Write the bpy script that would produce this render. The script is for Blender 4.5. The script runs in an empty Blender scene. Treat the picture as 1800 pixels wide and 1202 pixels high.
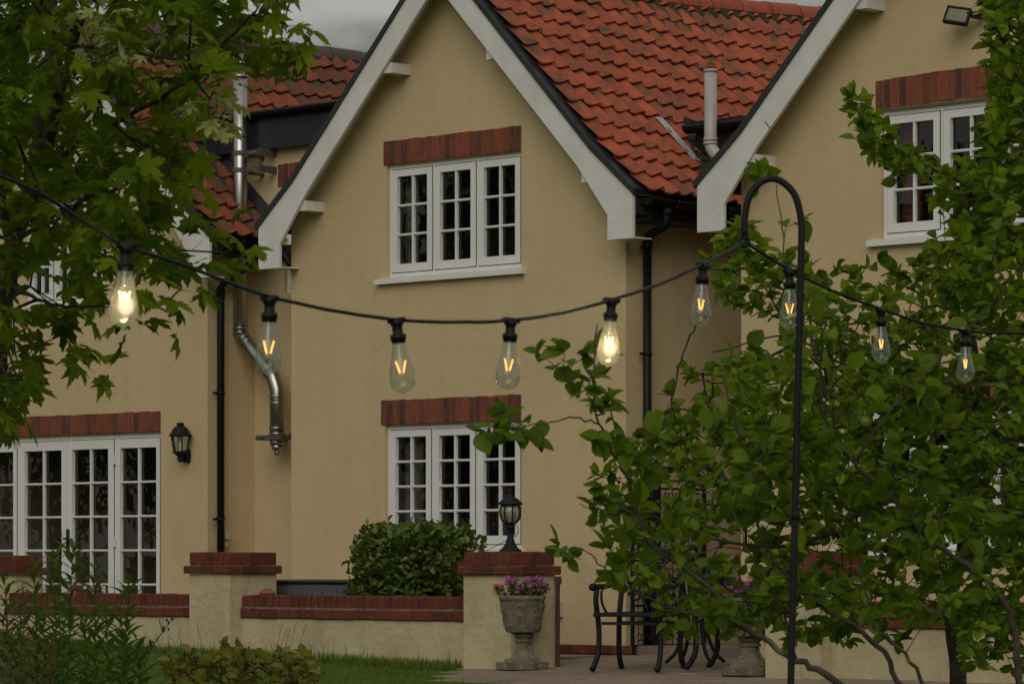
import bpy, math, random
import numpy as np
from mathutils import Vector, Matrix, Quaternion
R = math.radians
random.seed(7); rng = np.random.default_rng(7)
scene = bpy.context.scene
col = scene.collection
# ------------------------------------------------------------------ camera
F = 6300.0; YH = 985.0; H = 0.78
cd = bpy.data.cameras.new('Camera'); cam = bpy.data.objects.new('Camera', cd); col.objects.link(cam)
cam.location = (0, 0, H); cam.rotation_euler = (R(90), 0, 0)
cd.sensor_fit = 'HORIZONTAL'; cd.sensor_width = 36; cd.lens = 126
cd.shift_y = (YH - 601) / 1800; cd.clip_end = 3000; cd.clip_start = 0.1
cd.dof.use_dof = True; cd.dof.focus_distance = 25.5; cd.dof.aperture_fstop = 19
scene.camera = cam
# ------------------------------------------------------------------ world, sun, exposure
SUN_EL = R(33); SUN_DIR = Vector((-0.17 * math.cos(SUN_EL), -0.985 * math.cos(SUN_EL), math.sin(SUN_EL))).normalized()
w = bpy.data.worlds.new("World"); scene.world = w; w.use_nodes = True
nt = w.node_tree; nt.nodes.clear()
def N(nt, t, **k):
    n = nt.nodes.new(t)
    for a, b in k.items(): setattr(n, a, b)
    return n
out = N(nt, 'ShaderNodeOutputWorld'); bg = N(nt, 'ShaderNodeBackground'); bg.inputs[1].default_value = 0.085
sky = N(nt, 'ShaderNodeTexSky'); sky.sky_type = 'NISHITA'; sky.sun_disc = False
sky.sun_elevation = SUN_EL; sky.sun_rotation = math.atan2(SUN_DIR.x, SUN_DIR.y); sky.dust_density = 3
tc = N(nt, 'ShaderNodeTexCoord'); mp = N(nt, 'ShaderNodeMapping'); mp.inputs['Scale'].default_value = (1, 1, 2.4)
mp.inputs['Location'].default_value = (0.33, 0.1, 0.0)
ns = N(nt, 'ShaderNodeTexNoise'); ns.inputs['Scale'].default_value = 13; ns.inputs['Detail'].default_value = 6; ns.inputs['Roughness'].default_value = 0.55
cr = N(nt, 'ShaderNodeValToRGB'); cr.color_ramp.elements[0].position = 0.40; cr.color_ramp.elements[1].position = 0.62
cr.color_ramp.elements[0].color = (0.47, 0.47, 0.435, 1); cr.color_ramp.elements[1].color = (1.12, 1.11, 1.02, 1)
sep = N(nt, 'ShaderNodeSeparateXYZ'); mr = N(nt, 'ShaderNodeMapRange')
mr.inputs['From Min'].default_value = 0.0; mr.inputs['From Max'].default_value = 1.0; mr.inputs['To Min'].default_value = 6.6; mr.inputs['To Max'].default_value = 12.5
mul = N(nt, 'ShaderNodeVectorMath', operation='SCALE'); mix = N(nt, 'ShaderNodeMix', data_type='RGBA'); mix.inputs['Factor'].default_value = 0.92
L = nt.links.new
L(tc.outputs['Generated'], mp.inputs[0]); L(mp.outputs[0], ns.inputs['Vector']); L(ns.outputs['Fac'], cr.inputs[0])
L(tc.outputs['Generated'], sep.inputs[0]); L(sep.outputs['Z'], mr.inputs['Value'])
L(cr.outputs[0], mul.inputs[0]); L(mr.outputs[0], mul.inputs['Scale'])
L(sky.outputs[0], mix.inputs['A']); L(mul.outputs[0], mix.inputs['B']); L(mix.outputs['Result'], bg.inputs[0]); L(bg.outputs[0], out.inputs[0])
sl = bpy.data.lights.new('Sun', 'SUN'); sl.energy = 1.55; sl.angle = R(45); sl.color = (1.0, 0.95, 0.86)
so = bpy.data.objects.new('Sun', sl); col.objects.link(so); so.rotation_euler = (-SUN_DIR).to_track_quat('-Z', 'Y').to_euler()
scene.view_settings.view_transform = 'Standard'; scene.view_settings.look = 'None'; scene.view_settings.gamma = 1
scene.view_settings.exposure = -0.75
# ------------------------------------------------------------------ house frame and pixel mapping
TH = R(44); U = (math.cos(TH), -math.sin(TH)); V = (math.sin(TH), math.cos(TH)); P0 = (-.497, 30.1)
def hs(x, t):
    k = (x - 900) / F; return (k * (P0[1] + t * V[1]) - P0[0] - t * V[0]) / (U[0] - k * U[1])
def ht(x, s):
    k = (x - 900) / F; return (k * (P0[1] + s * U[1]) - P0[0] - s * U[0]) / (V[0] - k * V[1])
def dep(s, t): return P0[1] + s * U[1] + t * V[1]
def hz(s, t, y): return H - (y - YH) * dep(s, t) / F
def at(x, y, D): return Vector(((x - 900) * D / F, D, H - (y - YH) * D / F))
def loc(s, t, z=0): return Vector((P0[0] + s * U[0] + t * V[0], P0[1] + s * U[1] + t * V[1], z))
# ------------------------------------------------------------------ object helpers
def tag(o, label=None, cat=None, group=None, kind=None):
    if label: o['label'] = label
    if cat: o['category'] = cat
    if group: o['group'] = group
    if kind: o['kind'] = kind
    return o
def empty(name, location=(0, 0, 0), rz=0, label=None, cat=None, group=None):
    o = bpy.data.objects.new(name, None); col.objects.link(o); o.location = location; o.rotation_euler = (0, 0, rz); o.empty_display_size = .1
    return tag(o, label, cat, group)
class MB:
    def __init__(s): s.v = []; s.f = []; s.m = []; s.mi = 0
    def add(s, vs, fs):
        b = len(s.v); s.v += [tuple(p) for p in vs]; s.f += [tuple(i + b for i in f) for f in fs]; s.m += [s.mi] * len(fs)
    def quad(s, a, b, c, d): s.add([a, b, c, d], [(0, 1, 2, 3)])
    def box(s, x0, x1, y0, y1, z0, z1, mat=None):
        vs = [(x, y, z) for x in (x0, x1) for y in (y0, y1) for z in (z0, z1)]
        if mat: vs = [tuple(mat @ Vector(p)) for p in vs]
        s.add(vs, [(0, 1, 3, 2), (4, 6, 7, 5), (0, 4, 5, 1), (2, 3, 7, 6), (0, 2, 6, 4), (1, 5, 7, 3)])
    def bbox(s, x0, x1, y0, y1, z0, z1, b=.006):
        # box with chamfered vertical & horizontal edges (rounded-looking brick or moulding)
        a = [(x0, y0), (x1, y0), (x1, y1), (x0, y1)]
        def ring(i, z):
            return [(x0 + i, y0 + i, z), (x1 - i, y0 + i, z), (x1 - i, y1 - i, z), (x0 + i, y1 - i, z)]
        vs = ring(b, z0) + ring(0, z0 + b) + ring(0, z1 - b) + ring(b, z1)
        fs = [(3, 2, 1, 0), (12, 13, 14, 15)]
        for k in range(3):
            for i in range(4): fs.append((k * 4 + i, k * 4 + (i + 1) % 4, k * 4 + 4 + (i + 1) % 4, k * 4 + 4 + i))
        s.add(vs, fs)
    def prism(s, poly, t0, t1):            # poly in (x,z), extruded along y
        n = len(poly); vs = [(p[0], t0, p[1]) for p in poly] + [(p[0], t1, p[1]) for p in poly]
        fs = [tuple(range(n)), tuple(range(2 * n - 1, n - 1, -1))] + [(i, i + n, (i + 1) % n + n, (i + 1) % n) for i in range(n)]
        s.add(vs, fs)
    def tube(s, pts, r, n=8, cap=True):
        pts = [Vector(p) for p in pts]
        rs = r if isinstance(r, (list, tuple)) else [r] * len(pts)
        b = len(s.v); up = None
        for i, p in enumerate(pts):
            d = (pts[min(i + 1, len(pts) - 1)] - pts[max(i - 1, 0)])
            if d.length < 1e-9: d = Vector((0, 0, 1))
            d.normalize()
            if up is None: up = Vector((1, 0, 0)) if abs(d.x) < .9 else Vector((0, 1, 0))
            e1 = (up - d * up.dot(d)).normalized(); e2 = d.cross(e1); up = e1
            for k in range(n):
                a = 2 * math.pi * k / n; s.v.append(tuple(p + (e1 * math.cos(a) + e2 * math.sin(a)) * rs[i]))
        for i in range(len(pts) - 1):
            for k in range(n):
                s.f.append((b + i * n + k, b + i * n + (k + 1) % n, b + (i + 1) * n + (k + 1) % n, b + (i + 1) * n + k)); s.m.append(s.mi)
        if cap:
            s.f.append(tuple(b + k for k in range(n))[::-1]); s.m.append(s.mi)
            s.f.append(tuple(b + (len(pts) - 1) * n + k for k in range(n))); s.m.append(s.mi)
    def lathe(s, prof, c=(0, 0, 0), n=24, sq=None):      # prof [(r,z)]
        b = len(s.v)
        for r, z in prof:
            for k in range(n):
                a = 2 * math.pi * (k + .5) / n
                s.v.append((c[0] + r * math.cos(a), c[1] + r * math.sin(a), c[2] + z))
        for i in range(len(prof) - 1):
            for k in range(n):
                s.f.append((b + i * n + k, b + i * n + (k + 1) % n, b + (i + 1) * n + (k + 1) % n, b + (i + 1) * n + k)); s.m.append(s.mi)
    def build(s, name, mats, parent=None, smooth=False, loc=None, rz=None):
        me = bpy.data.meshes.new(name); me.from_pydata(s.v, [], s.f)
        mats = mats if isinstance(mats, (list, tuple)) else [mats]
        for m in mats: me.materials.append(m)
        if len(mats) > 1: me.polygons.foreach_set('material_index', s.m)
        if smooth: me.polygons.foreach_set('use_smooth', [True] * len(me.polygons))
        me.update(); o = bpy.data.objects.new(name, me); col.objects.link(o)
        if parent: o.parent = parent
        if loc is not None: o.location = loc
        if rz is not None: o.rotation_euler = (0, 0, rz)
        return o
def copy_tree(o, parent=None):
    c = o.copy(); col.objects.link(c); c.parent = parent
    for ch in list(o.children): copy_tree(ch, c)
    return c
def bez(pts, n=6):          # catmull-rom through pts
    pts = [Vector(p) for p in pts]; P = [pts[0] * 2 - pts[1]] + pts + [pts[-1] * 2 - pts[-2]]; o = []
    for i in range(1, len(P) - 2):
        for k in range(n):
            t = k / n; a, b, c, d = P[i - 1], P[i], P[i + 1], P[i + 2]
            o.append(.5 * ((2 * b) + (c - a) * t + (2 * a - 5 * b + 4 * c - d) * t * t + (3 * b - a - 3 * c + d) * t ** 3))
    o.append(pts[-1]); return o
# ------------------------------------------------------------------ materials
def mat(name, c1, c2=None, rough=.8, metal=0, scale=6, bump=0, bscale=60, island=0, c3=None, p3=.6, s3=3, trans=0, spec=.5, coat=0, detail=5, patch=.06, stretch=None, dots=None, streak=0):
    m = bpy.data.materials.new(name); m.use_nodes = True; nt = m.node_tree; nt.nodes.clear(); L = nt.links.new
    o = N(nt, 'ShaderNodeOutputMaterial'); b = N(nt, 'ShaderNodeBsdfPrincipled')
    b.inputs['Roughness'].default_value = rough; b.inputs['Metallic'].default_value = metal; b.inputs['Specular IOR Level'].default_value = spec
    if coat: b.inputs['Coat Weight'].default_value = coat
    tc = N(nt, 'ShaderNodeTexCoord'); vec = tc.outputs['Object']
    if stretch:
        mpn = N(nt, 'ShaderNodeMapping'); mpn.inputs['Scale'].default_value = stretch; L(vec, mpn.inputs[0]); vec = mpn.outputs[0]
    c2 = c2 or tuple(x * .8 for x in c1)
    n1 = N(nt, 'ShaderNodeTexNoise'); n1.inputs['Scale'].default_value = scale; n1.inputs['Detail'].default_value = detail; L(vec, n1.inputs['Vector'])
    mx = N(nt, 'ShaderNodeMix', data_type='RGBA'); mx.inputs['A'].default_value = (*c1, 1); mx.inputs['B'].default_value = (*c2, 1)
    r1 = N(nt, 'ShaderNodeMapRange'); r1.inputs['From Min'].default_value = .35; r1.inputs['From Max'].default_value = .65; L(n1.outputs['Fac'], r1.inputs['Value'])
    fac = r1.outputs[0]
    if island:
        g = N(nt, 'ShaderNodeNewGeometry'); mm = N(nt, 'ShaderNodeMix', data_type='FLOAT'); mm.inputs['Factor'].default_value = island
        L(fac, mm.inputs['A']); L(g.outputs['Random Per Island'], mm.inputs['B']); fac = mm.outputs['Result']
    L(fac, mx.inputs['Factor']); colr = mx.outputs['Result']
    if c3:
        n3 = N(nt, 'ShaderNodeTexNoise'); n3.inputs['Scale'].default_value = s3; n3.inputs['Detail'].default_value = 8; n3.inputs['Roughness'].default_value = .65; L(tc.outputs['Object'], n3.inputs['Vector'])
        r3 = N(nt, 'ShaderNodeMapRange'); r3.inputs['From Min'].default_value = p3; r3.inputs['From Max'].default_value = p3 + patch; L(n3.outputs['Fac'], r3.inputs['Value'])
        m3 = N(nt, 'ShaderNodeMix', data_type='RGBA'); m3.inputs['B'].default_value = (*c3, 1); L(colr, m3.inputs['A']); L(r3.outputs[0], m3.inputs['Factor']); colr = m3.outputs['Result']
    if dots:            # (colour, scale, threshold)
        n4 = N(nt, 'ShaderNodeTexNoise'); n4.inputs['Scale'].default_value = dots[1]; n4.inputs['Detail'].default_value = 3; L(tc.outputs['Object'], n4.inputs['Vector'])
        r4 = N(nt, 'ShaderNodeMapRange'); r4.inputs['From Min'].default_value = dots[2]; r4.inputs['From Max'].default_value = dots[2] + .03; L(n4.outputs['Fac'], r4.inputs['Value'])
        m4 = N(nt, 'ShaderNodeMix', data_type='RGBA'); m4.inputs['B'].default_value = (*dots[0], 1); L(colr, m4.inputs['A']); L(r4.outputs[0], m4.inputs['Factor']); colr = m4.outputs['Result']
    if streak:
        ms_ = N(nt, 'ShaderNodeMapping'); ms_.inputs['Scale'].default_value = (2.6, 2.6, .35); L(tc.outputs['Object'], ms_.inputs[0])
        n5 = N(nt, 'ShaderNodeTexNoise'); n5.inputs['Scale'].default_value = 2.2; n5.inputs['Detail'].default_value = 7; n5.inputs['Roughness'].default_value = .6; L(ms_.outputs[0], n5.inputs['Vector'])
        r5 = N(nt, 'ShaderNodeMapRange'); r5.inputs['From Min'].default_value = .48; r5.inputs['From Max'].default_value = .75; r5.inputs['To Max'].default_value = streak; L(n5.outputs['Fac'], r5.inputs['Value'])
        m5 = N(nt, 'ShaderNodeMix', data_type='RGBA'); m5.inputs['B'].default_value = (c1[0] * .55, c1[1] * .52, c1[2] * .5, 1); L(colr, m5.inputs['A']); L(r5.outputs[0], m5.inputs['Factor']); colr = m5.outputs['Result']
        n6 = N(nt, 'ShaderNodeTexNoise'); n6.inputs['Scale'].default_value = 26; n6.inputs['Detail'].default_value = 2; L(tc.outputs['Object'], n6.inputs['Vector'])
        r6 = N(nt, 'ShaderNodeMapRange'); r6.inputs['From Min'].default_value = .76; r6.inputs['From Max'].default_value = .79; r6.inputs['To Max'].default_value = .6; L(n6.outputs['Fac'], r6.inputs['Value'])
        m6 = N(nt, 'ShaderNodeMix', data_type='RGBA'); m6.inputs['B'].default_value = (.18, .13, .08, 1); L(colr, m6.inputs['A']); L(r6.outputs[0], m6.inputs['Factor']); colr = m6.outputs['Result']
    L(colr, b.inputs['Base Color'])
    if bump:
        nb = N(nt, 'ShaderNodeTexNoise'); nb.inputs['Scale'].default_value = bscale; nb.inputs['Detail'].default_value = 5; L(vec, nb.inputs['Vector'])
        bp = N(nt, 'ShaderNodeBump'); bp.inputs['Strength'].default_value = 1; bp.inputs['Distance'].default_value = bump; L(nb.outputs['Fac'], bp.inputs['Height']); L(bp.outputs[0], b.inputs['Normal'])
    if trans:
        tr = N(nt, 'ShaderNodeBsdfTranslucent'); ms = N(nt, 'ShaderNodeMixShader'); ms.inputs[0].default_value = trans
        hsv = N(nt, 'ShaderNodeHueSaturation'); hsv.inputs['Value'].default_value = 1.5; hsv.inputs['Hue'].default_value = .485; L(colr, hsv.inputs['Color']); L(hsv.outputs[0], tr.inputs[0])
        L(b.outputs[0], ms.inputs[1]); L(tr.outputs[0], ms.inputs[2]); L(ms.outputs[0], o.inputs[0])
    else: L(b.outputs[0], o.inputs[0])
    return m
M = {}
M['render'] = mat('cream_render', (.60, .468, .272), (.56, .435, .248), rough=.9, scale=1.1, bump=.006, bscale=11, c3=(.50, .40, .235), p3=.56, s3=.8, patch=.25, spec=.2, detail=8, streak=.14)
M['garden_render'] = mat('garden_wall_render', (.55, .47, .29), (.47, .40, .245), rough=.9, scale=2.2, bump=.013, bscale=14, c3=(.36, .31, .20), p3=.57, s3=2.2, patch=.2, spec=.2, detail=8, streak=.25)
M['white'] = mat('white_paint', (.74, .735, .70), (.66, .65, .61), rough=.6, scale=3, bump=.003, bscale=12, spec=.3, streak=.2, c3=(.55, .53, .47), p3=.66, s3=5, patch=.15)
M['frame'] = mat('white_window_frame', (.77, .765, .74), (.74, .735, .71), rough=.35, scale=3, spec=.5)
M['soffit'] = mat('soffit_board', (.70, .68, .62), (.62, .60, .54), rough=.7, scale=4)
M['brick'] = mat('soldier_brick', (.30, .080, .042), (.075, .040, .033), rough=.85, scale=22, bump=.006, bscale=90, island=.62, c3=(.42, .33, .27), p3=.72, s3=30, patch=.1, spec=.2, stretch=(1, 1, .4))
M['capbrick'] = mat('coping_brick', (.18, .050, .029), (.08, .031, .022), rough=.9, scale=18, bump=.006, bscale=80, island=.6, c3=(.07, .05, .035), p3=.58, s3=7, patch=.2, spec=.2, dots=((.5, .47, .38), 75, .70))
M['mortar'] = mat('mortar', (.40, .32, .24), (.28, .22, .17), rough=.95, scale=40, bump=.004)
M['mortar_dark'] = mat('dark_mortar', (.22, .165, .12), (.12, .09, .065), rough=.95, scale=14, bump=.004)
M['tile'] = mat('clay_pantile', (.43, .105, .048), (.25, .066, .036), rough=.8, scale=9, bump=.003, bscale=50, island=.55, c3=(.105, .068, .045), p3=.495, s3=4.2, patch=.16, spec=.25, dots=((.03, .028, .022), 26, .74))
M['oldtile'] = mat('old_pantile', (.27, .068, .034), (.11, .048, .030), rough=.9, scale=12, bump=.006, bscale=50, island=.75, c3=(.075, .065, .03), p3=.48, s3=5, patch=.16, spec=.2, dots=((.40, .37, .28), 38, .70))
M['darktile'] = mat('mossy_tile', (.10, .055, .038), (.055, .042, .028), rough=.95, scale=12, bump=.01, bscale=50, c3=(.06, .07, .015), p3=.6, s3=9)
M['ridge'] = mat('ridge_tile', (.40, .085, .04), (.24, .06, .035), rough=.85, scale=6, bump=.004, island=.5, c3=(.10, .07, .04), p3=.58, s3=6, patch=.1)
M['oldridge'] = mat('old_ridge_tile', (.11, .075, .062), (.06, .05, .045), rough=.9, scale=6, bump=.004, island=.8, c3=(.30, .28, .2), p3=.62, s3=14, patch=.08)
M['black'] = mat('black_plastic', (.007, .007, .008), (.010, .010, .011), rough=.5, scale=3, spec=.25)
M['verge'] = mat('verge_trim', (.02, .021, .024), (.03, .03, .034), rough=.5, scale=3)
M['slate'] = mat('dark_fascia', (.018, .018, .021), (.022, .022, .026), rough=.4, scale=3)
M['iron'] = mat('cast_iron', (.007, .008, .010), (.012, .013, .015), spec=.25, rough=.6, scale=30, bump=.001)
M['steel'] = mat('stainless_steel', (.46, .45, .43), (.38, .37, .35), rough=.33, metal=1, scale=5, stretch=(20, 20, .5))
M['lead'] = mat('lead_flashing', (.055, .06, .068), (.08, .085, .09), rough=.5, metal=.3, scale=6)
M['zinc'] = mat('pale_flashing', (.42, .45, .48), (.32, .34, .36), rough=.5, scale=6)
M['pvc'] = mat('grey_pvc', (.46, .43, .42), (.40, .37, .36), rough=.45, scale=6)
M['moss'] = mat('moss', (.03, .03, .015), (.06, .065, .015), rough=1, scale=30, bump=.02)
M['grass'] = mat('lawn_grass', (.065, .115, .014), (.115, .155, .024), spec=.1, rough=.9, scale=4, bump=.03, bscale=90)
M['blade'] = mat('grass_blade', (.075, .145, .016), (.13, .185, .025), spec=.15, rough=.7, island=.9, trans=.3)
M['paving'] = mat('sandstone_paving', (.31, .235, .165), (.17, .13, .10), rough=.9, scale=4, detail=9, stretch=(1, 3, 1), bump=.012, bscale=25, island=.4, c3=(.12, .09, .07), p3=.58, s3=3, patch=.15)
M['stone'] = mat('carved_stone', (.20, .17, .115), (.115, .10, .07), rough=.95, scale=14, bump=.012, bscale=45, c3=(.44, .42, .35), p3=.60, s3=16, patch=.1)
M['box'] = mat('grey_plastic', (.11, .12, .14), (.09, .10, .12), rough=.5)
M['bracket'] = mat('bracket_steel', (.12, .10, .085), (.08, .07, .06), rough=.6)
M['wood'] = mat('brown_timber', (.12, .055, .03), (.07, .035, .02), rough=.8, scale=8, bump=.004, stretch=(6, 6, 1))
M['bark_maple'] = mat('maple_bark', (.045, .035, .026), (.025, .02, .016), rough=.95, scale=20, bump=.008, bscale=60)
M['bark'] = mat('apple_bark', (.075, .06, .04), (.035, .028, .02), rough=.95, scale=16, bump=.006, bscale=70, c3=(.13, .13, .09), p3=.6, s3=12)
M['leaf_maple'] = mat('maple_leaf', (.034, .080, .004), (.20, .275, .010), rough=.6, scale=3, island=.75, trans=.5, spec=.15)
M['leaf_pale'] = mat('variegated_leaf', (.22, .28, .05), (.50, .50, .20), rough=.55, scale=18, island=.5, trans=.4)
M['leaf_near'] = mat('apple_leaf', (.026, .066, .004), (.165, .25, .012), rough=.55, scale=3, island=.75, trans=.48, spec=.2)
M['leaf_far'] = mat('plum_leaf', (.030, .078, .004), (.215, .315, .014), rough=.55, scale=3, island=.75, trans=.42, spec=.2)
M['leaf_hedge'] = mat('hedge_leaf', (.045, .085, .010), (.115, .165, .018), rough=.42, scale=3, island=.7, trans=.15, spec=.5)
M['leaf_weed'] = mat('weed_leaf', (.055, .115, .014), (.100, .170, .020), spec=.15, rough=.7, scale=3, island=.7, trans=.3)
M['leaf_red'] = mat('bramble_leaf', (.11, .15, .014), (.28, .25, .03), rough=.6, scale=3, island=.8, trans=.3)
M['berry'] = mat('red_berry', (.12, .02, .018), (.06, .015, .015), rough=.5, island=.7)
M['fruit'] = mat('green_fruit', (.10, .15, .02), (.14, .17, .03), rough=.5, spec=.3)
M['magenta'] = mat('magenta_petal', (.55, .13, .42), (.38, .06, .32), rough=.6, island=.8, trans=.3)
M['pink'] = mat('pink_petal', (.60, .12, .16), (.45, .06, .12), rough=.6, island=.8, trans=.3)
M['red'] = mat('red_petal', (.35, .02, .03), (.2, .01, .02), rough=.6, island=.8)
M['whitep'] = mat('white_petal', (.7, .7, .62), (.6, .6, .5), rough=.6, island=.8)
M['terracotta'] = mat('terracotta', (.36, .11, .05), (.26, .08, .04), rough=.85)
M['interior'] = mat('room_wall', (.26, .21, .15), (.20, .165, .12), rough=.9, scale=1)
M['curtain'] = mat('curtain', (.34, .31, .25), (.20, .18, .14), rough=.9, scale=6, stretch=(8, 8, .2))
M['redcurtain'] = mat('red_curtain', (.25, .05, .035), (.16, .035, .025), rough=.9, scale=6)
def glassmat(name, tint=(.9, .93, .92), refl=1.0):
    m = bpy.data.materials.new(name); m.use_nodes = True; nt = m.node_tree; nt.nodes.clear(); L = nt.links.new
    o = N(nt, 'ShaderNodeOutputMaterial'); tr = N(nt, 'ShaderNodeBsdfTransparent'); tr.inputs[0].default_value = (*tint, 1)
    gl = N(nt, 'ShaderNodeBsdfGlossy'); gl.inputs['Roughness'].default_value = .02; fr = N(nt, 'ShaderNodeFresnel'); fr.inputs[0].default_value = 1.5
    tc = N(nt, 'ShaderNodeTexCoord'); nb = N(nt, 'ShaderNodeTexNoise'); nb.inputs['Scale'].default_value = 3; L(tc.outputs['Object'], nb.inputs['Vector'])
    bp = N(nt, 'ShaderNodeBump'); bp.inputs['Distance'].default_value = .01; bp.inputs['Strength'].default_value = .5; L(nb.outputs['Fac'], bp.inputs['Height']); L(bp.outputs[0], gl.inputs['Normal'])
    mu = N(nt, 'ShaderNodeMath', operation='MULTIPLY'); mu.inputs[1].default_value = refl; L(fr.outputs[0], mu.inputs[0])
    ms = N(nt, 'ShaderNodeMixShader'); L(mu.outputs[0], ms.inputs[0]); L(tr.outputs[0], ms.inputs[1]); L(gl.outputs[0], ms.inputs[2]); L(ms.outputs[0], o.inputs[0])
    return m
M['glass'] = glassmat('window_glass', (.85, .87, .85), 1.5)
def bulbglass(name, tint, thick, dens, dcol=(.16, .19, .16)):
    m = bpy.data.materials.new(name); m.use_nodes = True; nt = m.node_tree; nt.nodes.clear(); L = nt.links.new
    o = N(nt, 'ShaderNodeOutputMaterial'); tr = N(nt, 'ShaderNodeBsdfTransparent'); tr.inputs[0].default_value = (*tint, 1)
    gl = N(nt, 'ShaderNodeBsdfGlossy'); gl.inputs['Roughness'].default_value = .08; gl.inputs[0].default_value = (.8, .85, .8, 1)
    lw = N(nt, 'ShaderNodeLayerWeight'); lw.inputs[0].default_value = .35
    mr = N(nt, 'ShaderNodeMapRange'); mr.inputs['To Min'].default_value = .06; mr.inputs['To Max'].default_value = .6; L(lw.outputs['Facing'], mr.inputs['Value'])
    df = N(nt, 'ShaderNodeBsdfDiffuse'); df.inputs[0].default_value = (*dcol, 1)
    m1 = N(nt, 'ShaderNodeMixShader'); m1.inputs[0].default_value = dens; L(tr.outputs[0], m1.inputs[1]); L(df.outputs[0], m1.inputs[2])
    ms = N(nt, 'ShaderNodeMixShader'); L(mr.outputs[0], ms.inputs[0]); L(m1.outputs[0], ms.inputs[1]); L(gl.outputs[0], ms.inputs[2]); L(ms.outputs[0], o.inputs[0])
    return m
M['bulb'] = bulbglass('bulb_glass', (.93, .95, .92), 1, .12)
def litglass():
    m = bulbglass('bulb_glass_lit', (.93, .95, .92), 1, .10); nt = m.node_tree; o = [n for n in nt.nodes if n.type == 'OUTPUT_MATERIAL'][0]; src = o.inputs[0].links[0].from_socket
    t = N(nt, 'ShaderNodeBsdfTranslucent'); t.inputs[0].default_value = (1, .84, .55, 1); x = N(nt, 'ShaderNodeMixShader'); x.inputs[0].default_value = .035
    nt.links.new(src, x.inputs[1]); nt.links.new(t.outputs[0], x.inputs[2]); nt.links.new(x.outputs[0], o.inputs[0]); return m
M['bulb_lit'] = litglass()
def emit(name, c, s):
    m = bpy.data.materials.new(name); m.use_nodes = True; nt = m.node_tree; nt.nodes.clear()
    o = N(nt, 'ShaderNodeOutputMaterial'); e = N(nt, 'ShaderNodeEmission'); e.inputs[0].default_value = (*c, 1); e.inputs[1].default_value = s
    nt.links.new(e.outputs[0], o.inputs[0]); return m
M['filament'] = emit('filament_glow', (1.0, .40, .06), 7)
M['filament_hot'] = emit('filament_bright', (1.0, .62, .22), 16)
def coremat():
    m = bpy.data.materials.new('lamp_glow'); m.use_nodes = True; nt = m.node_tree; nt.nodes.clear(); L = nt.links.new
    o = N(nt, 'ShaderNodeOutputMaterial'); tr = N(nt, 'ShaderNodeBsdfTransparent'); e = N(nt, 'ShaderNodeEmission'); e.inputs[0].default_value = (1, .84, .56, 1); e.inputs[1].default_value = 2.2
    lw = N(nt, 'ShaderNodeLayerWeight'); lw.inputs[0].default_value = .5; a = N(nt, 'ShaderNodeMath', operation='SUBTRACT'); a.inputs[0].default_value = 1; L(lw.outputs['Facing'], a.inputs[1])
    p = N(nt, 'ShaderNodeMath', operation='POWER'); p.inputs[1].default_value = 2.5; L(a.outputs[0], p.inputs[0])
    ms = N(nt, 'ShaderNodeMixShader'); L(p.outputs[0], ms.inputs[0]); L(tr.outputs[0], ms.inputs[1]); L(e.outputs[0], ms.inputs[2]); L(ms.outputs[0], o.inputs[0]); return m
M['core'] = coremat()
# ------------------------------------------------------------------ ground
ZL = -0.25
def gz(s, t): return max(-.245, .0 - .019 * (s + .3) - .028 * max(0, TW0 - t))
TW0 = -1.76
def zt(t): return .03 + .04 * min(t, 0)
mb = MB(); x0, x1, y0, y1 = -14, 16, -16, -1.5; ns, nn = 60, 58; vs = []
for i in range(ns + 1):
    for j in range(nn + 1):
        a = x0 + (x1 - x0) * i / ns; b = y0 + (y1 - y0) * j / nn; edge_ = i in (0, ns) or j == 0
        vs.append(tuple(loc(a, b, -.27 if edge_ else gz(a, b) + .006 * math.sin(a * 3.1) * math.sin(b * 2.3))))
mb.add(vs, [(i * (nn + 1) + j, (i + 1) * (nn + 1) + j, (i + 1) * (nn + 1) + j + 1, i * (nn + 1) + j + 1) for i in range(ns) for j in range(nn)])
mb.quad((-300, -300, ZL - .006), (300, -300, ZL - .006), (300, 700, ZL - .006), (-300, 700, ZL - .006))
tag(mb.build('ground', M['grass']), kind='structure')
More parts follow.
